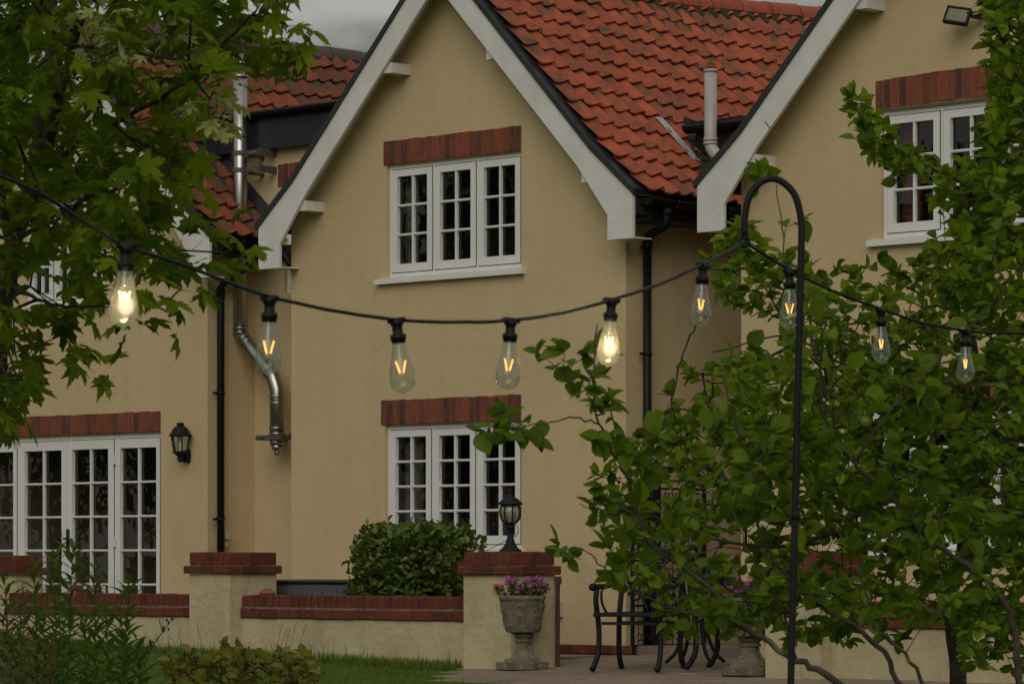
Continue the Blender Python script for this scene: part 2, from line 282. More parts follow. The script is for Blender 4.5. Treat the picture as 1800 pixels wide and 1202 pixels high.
# ------------------------------------------------------------------ house
HZ = -TH
house = empty('country_house', (P0[0], P0[1], 0), HZ, 'cream rendered house with three white trimmed gables and red pantile roofs', 'house')
def clip(poly, a, b, c):      # keep a*x+b*z<=c
    o = []
    for i in range(len(poly)):
        p, q = poly[i], poly[(i + 1) % len(poly)]; dp = a * p[0] + b * p[1] - c; dq = a * q[0] + b * q[1] - c
        if dp <= 0: o.append(p)
        if (dp < 0) != (dq < 0) and abs(dp - dq) > 1e-9:
            k = dp / (dp - dq); o.append((p[0] + (q[0] - p[0]) * k, p[1] + (q[1] - p[1]) * k))
    return o
def wall_with_holes(name, s0, s1, z0, ztop, holes, t, clips=(), reveal=.10):
    mb = MB(); xs = sorted(set([s0, s1] + [h[0] for h in holes] + [h[1] for h in holes])); zs = sorted(set([z0, ztop] + [h[2] for h in holes] + [h[3] for h in holes]))
    for i in range(len(xs) - 1):
        for j in range(len(zs) - 1):
            cx = (xs[i] + xs[i + 1]) / 2; cz = (zs[j] + zs[j + 1]) / 2
            if any(h[0] < cx < h[1] and h[2] < cz < h[3] for h in holes): continue
            p = [(xs[i], zs[j]), (xs[i + 1], zs[j]), (xs[i + 1], zs[j + 1]), (xs[i], zs[j + 1])]
            for c in clips:
                if p: p = clip(p, *c)
            if len(p) > 2: mb.add([(a, t, b) for a, b in p], [tuple(range(len(p)))])
    for a, b, c, d in holes:
        T = t + reveal
        mb.quad((a, t, c), (a, T, c), (a, T, d), (a, t, d)); mb.quad((b, t, d), (b, T, d), (b, T, c), (b, t, c))
        mb.quad((a, t, d), (a, T, d), (b, T, d), (b, t, d)); mb.quad((b, t, c), (b, T, c), (a, T, c), (a, t, c))
    return mb.build(name, M['render'], house)
PITCH = 1.02; ZF = 3.69; OV = .22
class G: pass
def gab(c, hw, w0, w1, zadj=0):
    g = G(); g.c = c; g.hw = hw; g.w0 = w0; g.w1 = w1; g.zf = ZF + zadj; g.zk = g.zf + .38; g.za = g.zk + (hw - .45) * PITCH; return g
g1 = gab(.05, 2.208, -2.005, 1.959)
g0 = gab(-4.95, 2.14, -6.75, -3.118, -.03)
g2 = gab(5.34, 2.405, 3.172, 7.5)
def roofz(g, s):
    d = g.hw - abs(s - g.c); return g.zf + d * .38 / .45 if d < .45 else g.zk + (d - .45) * PITCH
def gable_clips(g, dz=-.06):
    A = (-PITCH, 1, g.zk - (-g.hw + .45 + g.c) * PITCH + dz)     # left slope: z <= zk + (s-(c-hw+.45))*P
    B = (PITCH, 1, g.zk + (g.c + g.hw - .45) * PITCH + dz)
    return (A, B)
# window rectangles (s0,s1,z0,z1)
W1 = (-.80, .80, 3.195, 4.155); W2 = (-.82, .80, .875, 1.935); W3 = (4.545, 6.17, 3.195, 4.155); W4 = (4.2, 6.2, .875, 1.935)
WD = (hs(-66, 0), -3.763, 0.02, 1.955); W0 = (-5.75, -4.55, 3.195, 4.155)
W5 = (-2.72, -2.02, 3.195, 4.155)
wall_with_holes('gable_wall', g1.w0, g1.w1, 0, g1.za, [W1, W2], 0, gable_clips(g1))
wall_with_holes('gable_wall', g0.w0, g0.w1, 0, g0.za, [WD, W0], 0, gable_clips(g0))
wall_with_holes('gable_wall', g2.w0, g2.w1, 0, g2.za, [W3, W4], 0, gable_clips(g2))
T1 = .57
wall_with_holes('recess_wall', g0.w1, g1.w0, 0, 3.6, [(W5[0], W5[1], W5[2], 3.6)], T1, ())
wall_with_holes('recess_wall', g0.w1 - .95, g1.w0 + .8, 3.6, 4.62, [(W5[0], W5[1], 3.6, W5[3])], T1, ())
mb = MB()
def vwall(s, t0, t1, z0, z1): mb.quad((s, t0, z0), (s, t1, z0), (s, t1, z1), (s, t0, z1))
vwall(g0.w1, 0, T1, 0, 3.7); vwall(g1.w0, 0, T1, 0, 3.7); vwall(g1.w1, 0, 9, 0, 3.7); vwall(g2.w0, 0, 9, 0, 3.7); vwall(g0.w0, 0, 9, 0, 3.7); vwall(g2.w1, 0, 9, 0, 3.7)
mb.quad((g1.w1, 5, 0), (g2.w0, 5, 0), (g2.w0, 5, 4.6), (g1.w1, 5, 4.6)); mb.quad((-7, 9, 0), (8, 9, 0), (8, 9, 3.7), (-7, 9, 3.7))
mb.build('side_wall', M['render'], house)
# bargeboards, verge trims, soffits, purlin ends
def barge(g):
    for sg in (-1, 1):
        def P(d, z): return (g.c + sg * (g.hw - d), z)        # d measured inwards from the foot
        zf, zk, za, hw = g.zf, g.zk, g.za, g.hw
        vb = .27
        outer = [P(0, zf), P(.45, zk), P(hw, za)]
        inner = [P(hw, za - vb - .01), P(.60, zk - vb + .145), P(.27, zf - .16), P(.27, zf - .36), P(0, zf - .36)]
        poly = outer + inner
        if sg == 1: poly = poly[::-1]
        mb = MB(); mb.prism(poly, -OV - .03, -OV); mb.build('bargeboard', M['white'], house)
        mb = MB(); a = [P(-.02, zf - .015), P(-.035, zf + .03), P(.44, zk + .045), P(hw, za + .05), P(hw, za - .005), P(.45, zk - .006)]
        if sg == 1: a = a[::-1]
        mb.prism(a, -OV - .05, -OV + .06); mb.build('verge_trim', M['verge'], house)
        mb = MB()      # soffit lining under the overhang
        e = .06; q = [P(.02, zf - e - .02), P(.45, zk - e), P(hw, za - e)]
        for i in range(2): mb.quad((q[i][0], -OV, q[i][1]), (q[i + 1][0], -OV, q[i + 1][1]), (q[i + 1][0], .02, q[i + 1][1]), (q[i][0], .02, q[i][1]))
        # box end closing the eave
        x0, x1 = sorted((g.c + sg * (hw - .02), g.c + sg * (hw - .26)))
        mb.box(x0, x1, -OV + .001, .0, zf - .355, zf - .345)
        mb.build('soffit', M['soffit'], house)
    for d in (.53, 1.60):
        for sg in (-1, 1):
            s = g.c + sg * (g.hw - d); z = roofz(g, s) + .0
            mb = MB(); rot = Matrix.Translation((s, 0, z - .30)) @ Matrix.Rotation(sg * .0, 4, 'Y')
            mb.box(-.05, .05, -OV + .0, .0, -.04, .045, rot); mb.build('purlin_end', M['white'], house)
for g in (g0, g1, g2): barge(g)
mb = MB(); T_ = -OV - .033; q = [(hs(x, T_), T_, hz(hs(x, T_), T_, y)) for x, y in ((1345, 214), (1350, 221), (1368, 241))]
mb.tube(q, .0045, 5); mb.build('board_joint', M['bracket'] if 'bracket' in M else M['iron'], house)
# pantile roof slope
def slope_pts(g, sg, hwx=0):
    return [(g.c, g.za), (g.c + sg * (g.hw - .45), g.zk), (g.c + sg * (g.hw + .03 + hwx), g.zf - .02)]
def PROF(q):
    P_ = ((0, -.004), (.12, -.010), (.35, -.014), (.52, -.006), (.68, .014), (.80, .026), (.90, .027), (1.0, .006))
    for (a, x), (b, y) in zip(P_, P_[1:]):
        if q <= b + 1e-9: return x + (y - x) * (q - a) / (b - a)
    return .006
def tile_slope(name, g, sg, t0, t1, m, gauge=.235, wid=.180, sag=None, skip=None, seg=7, z_off=.055):
    pr = slope_pts(g, sg); d = [0]
    for i in range(2): d.append(d[-1] + math.hypot(pr[i + 1][0] - pr[i][0], pr[i + 1][1] - pr[i][1]))
    D = d[-1]
    def S(a):
        a2 = min(max(a, 0), D * 1.2); i = 0 if a2 < d[1] else 1; k = (a2 - d[i]) / (d[i + 1] - d[i])
        x = pr[i][0] + (pr[i + 1][0] - pr[i][0]) * k; z = pr[i][1] + (pr[i + 1][1] - pr[i][1]) * k
        tx = pr[i + 1][0] - pr[i][0]; tz = pr[i + 1][1] - pr[i][1]; l = math.hypot(tx, tz); return x, z, -tz / l * sg, abs(tx) / l
    sag = sag or (lambda t: 0)
    mb = MB(); rows = int(D / gauge) + 1; r = random.Random(3)
    off = D - rows * gauge
    for i in range(rows):
        a0 = off + i * gauge; a1 = a0 + gauge + .028
        ro = r.uniform(-.012, .012)
        for j in range(int((t1 - t0) / wid)):
            tt = t0 + j * wid + ro
            if skip and skip(a0 + gauge * .8, tt, S): continue
            lift = r.uniform(-.005, .008); sk = r.uniform(-.012, .012); lo = r.uniform(-.012, .014) + (.03 if r.random() < .015 else 0)
            top = []; bot = []; lip = []
            for k in range(seg + 1):
                q = k / seg; tq = tt + q * (wid + .012)
                hh = PROF(q)
                for lst, a, up in ((top, a0, .002), (bot, a1 + lo + sk * q, .036 + lift), (lip, a1 + lo + sk * q, .019 + lift)):
                    x, z, nx, nz = S(a); hgt = hh + up + z_off
                    sg_ = sag(tq) * (1 - .6 * min(1, max(0, a / D)))
                    lst.append((x + nx * hgt, tq, z + nz * hgt + sg_))
            n_ = seg + 1; vs = top + bot + lip; fs = []
            for k in range(seg):
                f = (k, k + 1, n_ + k + 1, n_ + k); h = (n_ + k, n_ + k + 1, 2 * n_ + k + 1, 2 * n_ + k)
                fs += [f, h]
            mb.add(vs, fs)
    return mb.build(name, m, house)
def under_slope(g, t0, t1):
    mb = MB()
    for sg in (-1, 1):
        q = slope_pts(g, sg)
        for i in range(2): mb.quad((q[i][0], t0, q[i][1] - .0), (q[i + 1][0], t0, q[i + 1][1] - .0), (q[i + 1][0], t1, q[i + 1][1] - .15), (q[i][0], t1, q[i][1] - .15))
    mb.build('roof_underlay', M['darktile'], house)
for g in (g0, g1, g2): under_slope(g, -OV, 9)
sag1 = lambda t: -.10 * math.sin(math.pi * min(1, max(0, (t + .2) / 5.0))) - .06 * min(1, max(0, (t + .2) / 3.0))
def skip1(a, t, S):
    x, z, _, _ = S(a)
    return t > 1.05 + (z - 3.66) * .0 and z < 4.27 and t > 1.05 + (4.27 - z) * -.45 + .0 and z < 4.27 - 0 and (t - 1.05) > (4.27 - z) * -.9 + .0
tile_slope('pantile_roof', g1, 1, -OV + .03, 8.5, M['tile'], sag=sag1)
tile_slope('pantile_roof', g1, -1, -OV + .03, 8.5, M['tile'], seg=4)
tile_slope('pantile_roof', g0, 1, -OV + .03, 8.5, M['oldtile'], sag=lambda t: -.03 * math.sin(t * 1.3))
tile_slope('pantile_roof', g0, -1, -OV + .03, 8.5, M['oldtile'], seg=4)
tile_slope('pantile_roof', g2, 1, -OV + .03, 8.5, M['tile'], seg=4)
tile_slope('pantile_roof', g2, -1, -OV + .03, 8.5, M['tile'], seg=4)
def ridge(g, t0, t1, m, sag, r=.115):
    mb = MB(); mb2 = MB(); t = t0; k = 0; rr = random.Random(5)
    while t < t1:
        l = .42; dz = rr.uniform(-.006, .006)
        pts = []
        for tt in (t + .008, t + l - .004):
            ring = [(g.c + (r + (.008 if tt > t + .2 else 0)) * math.cos(a), tt, g.za + .0 + dz + sag(tt) + (r + .01) * math.sin(a)) for a in [math.pi * q / 10 for q in range(11)]]
            pts.append(ring)
        mb.add(pts[0] + pts[1], [(i, i + 1, i + 12, i + 11) for i in range(10)])
        ring = lambda tt: [(g.c + (r + .006) * math.cos(a), tt, g.za + sag(tt) + (r + .016) * math.sin(a)) for a in [math.pi * q / 10 for q in range(11)]]
        mb2.add(ring(t - .008) + ring(t + .012), [(i, i + 1, i + 12, i + 11) for i in range(10)])
        t += l
    for sg in (-1, 1):
        vs = []; fs = []; n = int((t1 - t0) / .08)
        for i in range(n + 1):
            tt = t0 + i * .08; j = rr.uniform(-.012, .012)
            vs += [(g.c + sg * .10, tt, g.za + sag(tt) + .03), (g.c + sg * (.145 + j), tt, g.za + sag(tt) - .075 - j)]
        fs = [(2 * i, 2 * i + 1, 2 * i + 3, 2 * i + 2) for i in range(n)]; mb2.add(vs, fs)
    rdg = mb.build('ridge_tiles', m, house, True); mb2.build('ridge_mortar', M['moss'], rdg)
ridge(g1, -OV, 8.5, M['ridge'], lambda t: sag1(t) + .03); ridge(g0, -OV, 8.5, M['oldridge'], lambda t: .02); ridge(g2, -OV, 8.5, M['ridge'], lambda t: .02)
# windows ------------------------------------------------------------
def pane_grid(mb, s0, s1, z0, z1, t, nc, nr, bw=.020):
    for i in range(1, nc):
        c = s0 + (s1 - s0) * i / nc; mb.box(c - bw / 2, c + bw / 2, t - .004, t + .022, z0 + .001, z1 - .001); mb.box(c - bw / 5, c + bw / 5, t - .010, t - .004, z0 + .001, z1 - .001)
    for j in range(1, nr):
        c = z0 + (z1 - z0) * j / nr
        for i in range(nc):
            a = s0 + (s1 - s0) * i / nc + (bw / 2 if i else .001); b = s0 + (s1 - s0) * (i + 1) / nc - (bw / 2 if i < nc - 1 else .001)
            mb.box(a, b, t - .002, t + .020, c - bw / 2, c + bw / 2); mb.box(a, b, t - .007, t - .002, c - bw / 5, c + bw / 5)
def room(win, s0, s1, z0, z1, t, depth=1.3):
    mb = MB(); a, b, c, d, T = s0 - .25, s1 + .25, z0 - .25, z1 + .2, t + depth
    mb.quad((a, T, c), (b, T, c), (b, T, d), (a, T, d)); mb.quad((a, t, c), (a, T, c), (a, T, d), (a, t, d)); mb.quad((b, t, c), (b, t, d), (b, T, d), (b, T, c))
    mb.quad((a, t, d), (a, T, d), (b, T, d), (b, t, d)); mb.quad((a, t, c), (b, t, c), (b, T, c), (a, T, c))
    mb.build('room_interior', M['interior'], win)
def casement_window(rect, t, ncase, nr, sill=True, nopen=(), curtains=(), cmat='curtain', nc=2, lintel=None, name='window'):
    s0, s1, z0, z1 = rect; T = t + .035
    mb = MB(); fw = .038
    mb.box(s0 + .002, s0 + fw, T, T + .07, z0 + .002, z1 - .002); mb.box(s1 - fw, s1 - .002, T, T + .07, z0 + .002, z1 - .002)
    mb.box(s0 + fw, s1 - fw, T, T + .07, z1 - fw, z1 - .002); mb.box(s0 + fw, s1 - fw, T, T + .07, z0 + .002, z0 + fw)
    cw = (s1 - s0 - 2 * fw + .03) / ncase
    for i in range(1, ncase):
        c = s0 + fw + cw * i - .015; mb.box(c - .014, c + .014, T + .001, T + .069, z0 + fw, z1 - fw)
    win = mb.build(name, M['frame'], house)
    for i in range(ncase):
        a = s0 + fw + cw * i + (.0 if i == 0 else 0) + .004; b = a + cw - .03 - .008; c = z0 + fw + .005; d = z1 - fw - .005; tt = T - .008
        mb = MB(); w_ = .058
        mb.bbox(a, a + w_, tt, tt + .045, c, d, .004); mb.bbox(b - w_, b, tt, tt + .045, c, d, .004)
        mb.box(a + w_, b - w_, tt + .002, tt + .043, c, c + w_ + .012); mb.box(a + w_, b - w_, tt + .002, tt + .043, d - w_, d)
        pane_grid(mb, a + w_, b - w_, c + w_ + .012, d - w_, tt + .012, nc, nr)
        cs = mb.build('casement', M['frame'], win)
        mb = MB(); mb.quad((a + w_, tt + .036, c + w_), (b - w_, tt + .036, c + w_), (b - w_, tt + .036, d - w_), (a + w_, tt + .036, d - w_)); mb.build('glass', M['glass'], win)
        mb = MB()   # dark perimeter rebate line
        for q in ((a - .006, a - .0005, c, d), (b + .0005, b + .006, c, d), (a - .006, b + .006, d + .0005, d + .006), (a - .006, b + .006, c - .006, c - .0005)):
            mb.box(q[0], q[1], T - .0015, T + .004, q[2], q[3])
        mb.build('seal', M['black'], win)
    if sill:
        mb = MB(); mb.prism([(s0 - .10, 0), (s1 + .05, 0), (s1 + .05, .0), (s0 - .10, .0)], 0, 0) if 0 else None
        x0, x1 = s0 - .10, s1 + .045
        vs = [(x0, t - .055, z0 - .055), (x1, t - .055, z0 - .055), (x1, t - .055, z0 - .012), (x0, t - .055, z0 - .012), (x0, t + .05, z0 - .055), (x1, t + .05, z0 - .055), (x1, t + .05, z0 + .006), (x0, t + .05, z0 + .006)]
        mb.add(vs, [(0, 1, 2, 3), (3, 2, 6, 7), (1, 5, 6, 2), (4, 0, 3, 7), (4, 5, 1, 0)]); mb.build('sill', M['frame'], win)
    for (a, b) in curtains:
        mb = MB(); n = 24; vs = []
        for i in range(n + 1):
            x = a + (b - a) * i / n; y = T + .16 + .018 * math.sin(i * 1.9) + .006 * math.sin(i * 4.1)
            vs += [(x, y, z0 - .05), (x, y, z1)]
        mb.add(vs, [(2 * i, 2 * i + 2, 2 * i + 3, 2 * i + 1) for i in range(n)]); mb.build('curtain', M[cmat], win, True)
    room(win, s0, s1, z0, z1, T + .08)
    return win
def lintel(s0, s1, z0, z1, t, camber=.0, bw=.0745, name='brick_lintel'):
    mb = MB(); x = s0; r = random.Random(int(s0 * 100)); bwid = (s1 - s0) / round((s1 - s0) / bw)
    while x < s1 - .01:
        k = (x + bwid / 2 - s0) / (s1 - s0); cz = camber * 4 * k * (1 - k); o = r.uniform(-.004, .004)
        mb.bbox(x + .0045, x + bwid - .0045, t - .012 + r.uniform(-.002, .002), t + .05, z0 + cz + r.uniform(0, .004), z1 + cz + o, .004); x += bwid
    l = mb.build(name, M['brick'], house)
    mb = MB(); mb.box(s0 + .003, s1 - .003, t - .0095, t + .04, z0 + .004, z1 - .006); mb.build('mortar_bed', M['mortar_dark'], l)
casement_window(W1, 0, 3, 3, curtains=((-.78, -.62), (-.50, -.30))); lintel(-.832, .80, 4.157, 4.362, 0, .0)
casement_window(W2, 0, 3, 4, curtains=((-.78, -.56),)); lintel(-.86, .80, 1.937, 2.150, 0)
casement_window(W3, 0, 3, 3, curtains=((4.6, 4.78),), cmat='redcurtain'); lintel(4.50, 6.20, 4.157, 4.385, 0, .02)
casement_window(W4, 0, 3, 4); lintel(4.15, 6.25, 1.937, 2.15, 0)
casement_window(W0, 0, 3, 3); lintel(-5.8, -4.5, 4.157, 4.362, 0)
casement_window(W5, T1, 1, 3, sill=False); lintel(-2.80, -2.0, 4.157, 4.362, T1)
# French doors
s_ = lambda x: hs(x, 0)
def french():
    s0, s1, z0, z1 = WD; T = .035
    mb = MB(); fw = .045
    mb.box(s0 + .002, s0 + fw, T, T + .08, z0, z1 - .002); mb.box(s1 - fw, s1 - .002, T, T + .08, z0, z1 - .002); mb.box(s0 + fw, s1 - fw, T, T + .08, z1 - fw, z1 - .002); mb.box(s0 + fw, s1 - fw, T, T + .08, z0, z0 + .06)
    m1 = s_(199); m2 = s_(28); mid = s_(114)
    for m_ in (m1, m2): mb.box(m_ - .022, m_ + .022, T + .001, T + .079, z0 + .06, z1 - fw)
    win = mb.build('french_door', M['frame'], house)
    def leafp(a, b, nm, wl=.075, wr=.075, nc=2, nr=5, hd=None):
        mb = MB(); c = z0 + .066; d = z1 - fw - .006; tt = T - .012
        mb.bbox(a, a + wl, tt, tt + .05, c, d, .004); mb.bbox(b - wr, b, tt, tt + .05, c, d, .004)
        mb.box(a + wl, b - wr, tt + .002, tt + .048, c, c + .16); mb.box(a + wl, b - wr, tt + .002, tt + .048, d - .085, d)
        pane_grid(mb, a + wl, b - wr, c + .16, d - .085, tt + .012, nc, nr); lf = mb.build(nm, M['frame'], win)
        mb = MB(); mb.quad((a + wl, tt + .036, c + .1), (b - wr, tt + .036, c + .1), (b - wr, tt + .036, d - .05), (a + wl, tt + .036, d - .05)); mb.build('glass', M['glass'], win)
        for q in ((a - .006, a - .0005), (b + .0005, b + .006)):
            mb = MB(); mb.box(q[0], q[1], T - .002, T + .004, c, d); mb.build('seal', M['verge'], win)
    leafp(m1 + .026, s1 - fw - .004, 'side_light', .045, .045)
    leafp(mid + .002, m1 - .026, 'door_leaf'); leafp(m2 + .026, mid - .004, 'door_leaf'); leafp(s0 + fw + .004, m2 - .026, 'side_light', .045, .045)
    for x, dr in ((103, -1), (117, 1)):
        c = s_(x); z = hz(c, 0, 952); mb = MB(); mb.bbox(c - .018, c + .018, T - .028, T - .012, z - .12, z + .12, .004)
        mb.tube(bez([(c, T - .03, z + .03), (c, T - .07, z + .03), (c + dr * .03, T - .075, z + .03), (c + dr * .12, T - .07, z + .025 - .01)], 4), .009, 8); mb.build('handle', M['iron'], win, True)
    for x, y in ((198, 808), (198, 953)):
        c = s_(x); z = hz(c, 0, y); mb = MB(); mb.bbox(c - .015, c + .012, T - .025, T, z - .045, z + .045, .004); mb.build('hinge', M['frame'], win)
    # blind inside
    room(win, s0, s1, z0 + .2, z1, T + .09, 2.2)
french(); lintel(-6.70, -3.763, 1.957, 2.145, 0, name='brick_lintel')
# upper link box: fascia + gutter + flat top over the recess wall
mb = MB(); mb.box(g0.c + .6, g1.c - .7, T1 - .10, T1 - .01, 4.50, 4.79); mb.build('fascia', M['slate'], house)
mb = MB(); mb.quad((g0.c + .6, T1 - .1, 4.80), (g1.c - .7, T1 - .1, 4.80), (g1.c - .7, T1 + 1.2, 4.86), (g0.c + .6, T1 + 1.2, 4.86)); mb.build('flat_roof', M['lead'], house)
def half_gutter(a, b, r, name='gutter', m='black', brackets=4):
    a, b = Vector(a), Vector(b); d = (b - a).normalized(); e = d.cross(Vector((0, 0, 1))).normalized(); mb = MB(); n = 10; vs = []
    for rr in (r, r - .004):
        for p in (a, b):
            for k in range(n + 1):
                an = math.pi * k / n; vs.append(p + e * (rr * math.cos(an)) + Vector((0, 0, -rr * math.sin(an) * .9)))
    n1 = n + 1; fs = []
    for q in (0, 2): fs += [(q * n1 + k, q * n1 + k + 1, (q + 1) * n1 + k + 1, (q + 1) * n1 + k) for k in range(n)]
    for q in (0, 1): fs += [(q * n1 + k, q * n1 + k + 1, (q + 2) * n1 + k + 1, (q + 2) * n1 + k) for k in range(n)]
    for k in (0, n): fs.append((k, n1 + k, 3 * n1 + k, 2 * n1 + k))
    mb.add(vs, fs)
    for p in (a, b): mb.add([p + e * (r * math.cos(math.pi * k / n)) + Vector((0, 0, -r * .9 * math.sin(math.pi * k / n))) for k in range(n1)], [tuple(range(n1))])
    for i in range(brackets):
        p = a + (b - a) * ((i + .5) / brackets)
        mb.tube([p + e * ((r + .006) * math.cos(math.pi * k / 8)) + Vector((0, 0, -(r + .006) * .9 * math.sin(math.pi * k / 8))) for k in range(9)], .011, 6)
    return mb.build(name, M[m], house, True)
half_gutter((g0.c + .6, T1 - .16, 4.835), (g1.c - .8, T1 - .16, 4.835), .060)
# eave gutters along v
ge0 = g0.c + g0.hw + .09; ge1 = g1.c + g1.hw + .08
half_gutter((ge0, -OV + .04, g0.zf - .015), (ge0, .62, g0.zf - .05), .062, brackets=2)
mb = MB(); mb.box(g0.w1 + .02, g0.c + g0.hw - .02, .002, .60, g0.zf - .14, g0.zf - .10)
mb.box(g0.c + g0.hw - .02, g0.c + g0.hw + .015, -OV + .001, .62, g0.zf - .14, g0.zf - .03)
mb.box(g0.w1, g1.w0 + .0, .50, .52, g0.zf - .16, g0.zf - .04); mb.build('eave_board', M['slate'], house)
half_gutter((ge1, -OV + .05, g1.zf - .04), (ge1, 3.6, g1.zf - .10), .066, brackets=6)
mb = MB(); mb.box(g1.w1 + .001, g1.c + g1.hw - .01, .002, 5, g1.zf - .20, g1.zf - .17); mb.box(g1.c + g1.hw - .01, g1.c + g1.hw + .012, -OV + .001, 5, g1.zf - .17, g1.zf - .04); mb.build('eave_board', M['slate'], house)
# drainpipes
def pipe(pts, r=.034, name='drainpipe', m='black', collars=(), brackets=()):
    mb = MB(); mb.tube(pts, r, 12)
    for c, d in collars: mb.tube([Vector(c) - Vector(d) * .03, Vector(c) + Vector(d) * .03], r + .007, 12)
    for c in brackets:
        mb.tube([Vector(c) - Vector((0, 0, .012)), Vector(c) + Vector((0, 0, .012))], r + .006, 12); mb.box(c[0] - .006, c[0] + .006, c[1] - .09, c[1], c[2] - .012, c[2] + .012)
    return mb.build(name, M[m], house, True)
def pxl(x, y, s=None, t=None):
    if s is None: s = hs(x, t)
    else: t = ht(x, s)
    return (s, t, hz(s, t, y))
sp = g1.w1 + .055; a = pxl(1138, 420, s=sp); b = pxl(1138, 1140, s=sp); tg = ht(1172, ge1)
pz = hz(ge1, tg, 392)
pipe([(ge1, tg, g1.zf - .10), (ge1, tg, pz), (ge1 - .01, tg, pz - .02), (sp + .01, a[1], a[2] + .02), (sp, a[1], a[2]), (sp, a[1], 0.03)], collars=[((sp, a[1], a[2] - .05), (0, 0, 1)), ((ge1, tg, g1.zf - .14), (0, 0, 1))], brackets=[pxl(1138, y, s=sp) for y in (436, 622, 800)])
s0p = g0.w1 + .055; a = pxl(388, 506, s=s0p); tg = ht(446, ge0)
pipe([(ge0, tg, g0.zf - .07), (ge0, tg, g0.zf - .19), (ge0 - .03, tg - .02, g0.zf - .23), (s0p + .02, a[1] + .02, a[2] + .04), (s0p, a[1], a[2]), (s0p, a[1], .03)], collars=[((s0p, a[1], a[2] - .04), (0, 0, 1)), ((ge0, tg, g0.zf - .12), (0, 0, 1))], brackets=[pxl(388, y, s=s0p) for y in (523, 691, 912)])
# small pipe behind left bargeboard of the middle gable
pipe([pxl(494, 440, t=T1 - .1), pxl(502, 452, t=T1 - .1), pxl(520, 480, t=T1 - .1)], .03)
# stainless flue
tf = .36
fp = [pxl(422, y, t=tf) for y in (92, 588)] + [pxl(480, 662, t=tf), pxl(487, 685, t=tf), pxl(487, 772, t=tf)]
top = fp[0]; sx = fp[1][0]
fl = [(sx, tf, top[2]), (sx, tf, fp[1][2]), fp[2], (fp[4][0], tf, fp[3][2]), (fp[4][0], tf, fp[4][2])]
FR = .066
mb = MB(); mb.tube([fl[0], fl[1]], FR, 20); 
d2 = (Vector(fl[2]) - Vector(fl[1])).normalized()
mb.tube([fl[1], Vector(fl[1]) + d2 * .05, Vector(fl[2]) - d2 * .03, fl[2], fl[3], fl[4]], FR, 20)
for p, d in ((Vector(fl[1]) + Vector((0, 0, .06)), Vector((0, 0, 1))), (Vector(fl[1]) + Vector((0, 0, .02)), Vector((0, 0, 1))), (Vector(fl[1]) + d2 * .08, d2), (Vector(fl[1]) + d2 * .13, d2), (Vector(fl[2]) - d2 * .12, d2), (Vector(fl[2]) - d2 * .06, d2), (Vector(fl[3]) - Vector((0, 0, .06)), Vector((0, 0, 1))), (Vector(fl[3]) - Vector((0, 0, .12)), Vector((0, 0, 1))), (Vector(fl[4]) + Vector((0, 0, .1)), Vector((0, 0, 1))), (Vector(fl[4]) + Vector((0, 0, .05)), Vector((0, 0, 1)))):
    mb.tube([p - d * .009, p + d * .009], FR + .006, 20)
for y in (112, 135, 300, 240):
    p = pxl(422, y, t=tf); mb.tube([(sx, tf, p[2] - .012), (sx, tf, p[2] + .012)], FR + .005, 20)
e = fl[4]; mb.tube([(e[0], e[1], e[2] - .0), (e[0], e[1], e[2] - .05)], FR * .98, 20); mb.tube([(e[0], e[1], e[2] - .05), (e[0], e[1], e[2] - .10)], [FR * .9, FR * .6], 20); mb.tube([(e[0], e[1], e[2] - .09), (e[0], e[1], e[2] - .14)], FR * .35, 12)
flue = mb.build('flue_pipe', M['steel'], house, True)
mb = MB(); zc = hz(sx, tf, 383); mb.lathe([(FR + .004, zc + .03), (FR + .07, zc - .01), (FR + .075, zc - .02), (FR + .01, zc - .02)], (sx, tf, 0), 20); mb.lathe([(FR + .035, zc - .01), (FR + .05, zc - .22)], (sx, tf, 0), 20); mb.build('rain_collar', M['steel'], flue, True)
mb = MB()
for y in (270, 300):
    z = hz(sx, tf, y); mb.box(sx + FR, sx + FR + .19, tf + .0, tf + .03, z - .018, z + .018); mb.box(sx + FR + .17, sx + FR + .20, tf, T1, z - .03, z + .03); mb.box(sx + .06, sx + .10, tf, T1, z - .04, z - .015)
    mb.tube([(sx, tf, z - .02), (sx, tf, z + .02)], FR + .009, 20)
mb.build('flue_bracket', M['bracket'], flue); mb = MB(); z = e[2] + .015; mb.box(e[0] - .20, e[0] + .16, tf - .08, tf - .04, z - .022, z + .022); mb.box(e[0] + .10, e[0] + .16, tf - .08, T1, z - .022, z + .022); mb.box(e[0] - .16, e[0] - .08, tf - .08, T1, z - .022, z + .0); mb.tube([(e[0] + .13, tf, z - .02), (e[0] + .13, T1, z + .22)], .012, 6)
mb.build('flue_bracket', M['bracket'], flue)
# lead flashing at recess / old roof
mb = MB()
for i in range(2):
    q = slope_pts(g0, 1)
pp = [(g0.c + g0.hw - d, roofz(g0, g0.c + g0.hw - d) + .085) for d in (-.02, .45, 1.35)]
for i in range(2):
    (a, za), (b, zb) = pp[i], pp[i + 1]
    mb.quad((a, T1 - .20, za), (a, T1 - .003, za), (b, T1 - .003, zb), (b, T1 - .20, zb)); mb.quad((a, T1 - .004, za), (a, T1 - .004, za + .16), (b, T1 - .004, zb + .16), (b, T1 - .004, zb))
    mb.tube([(a, T1 - .20, za), (b, T1 - .20, zb)], .014, 6)
mb.build('lead_flashing', M['lead'], house)
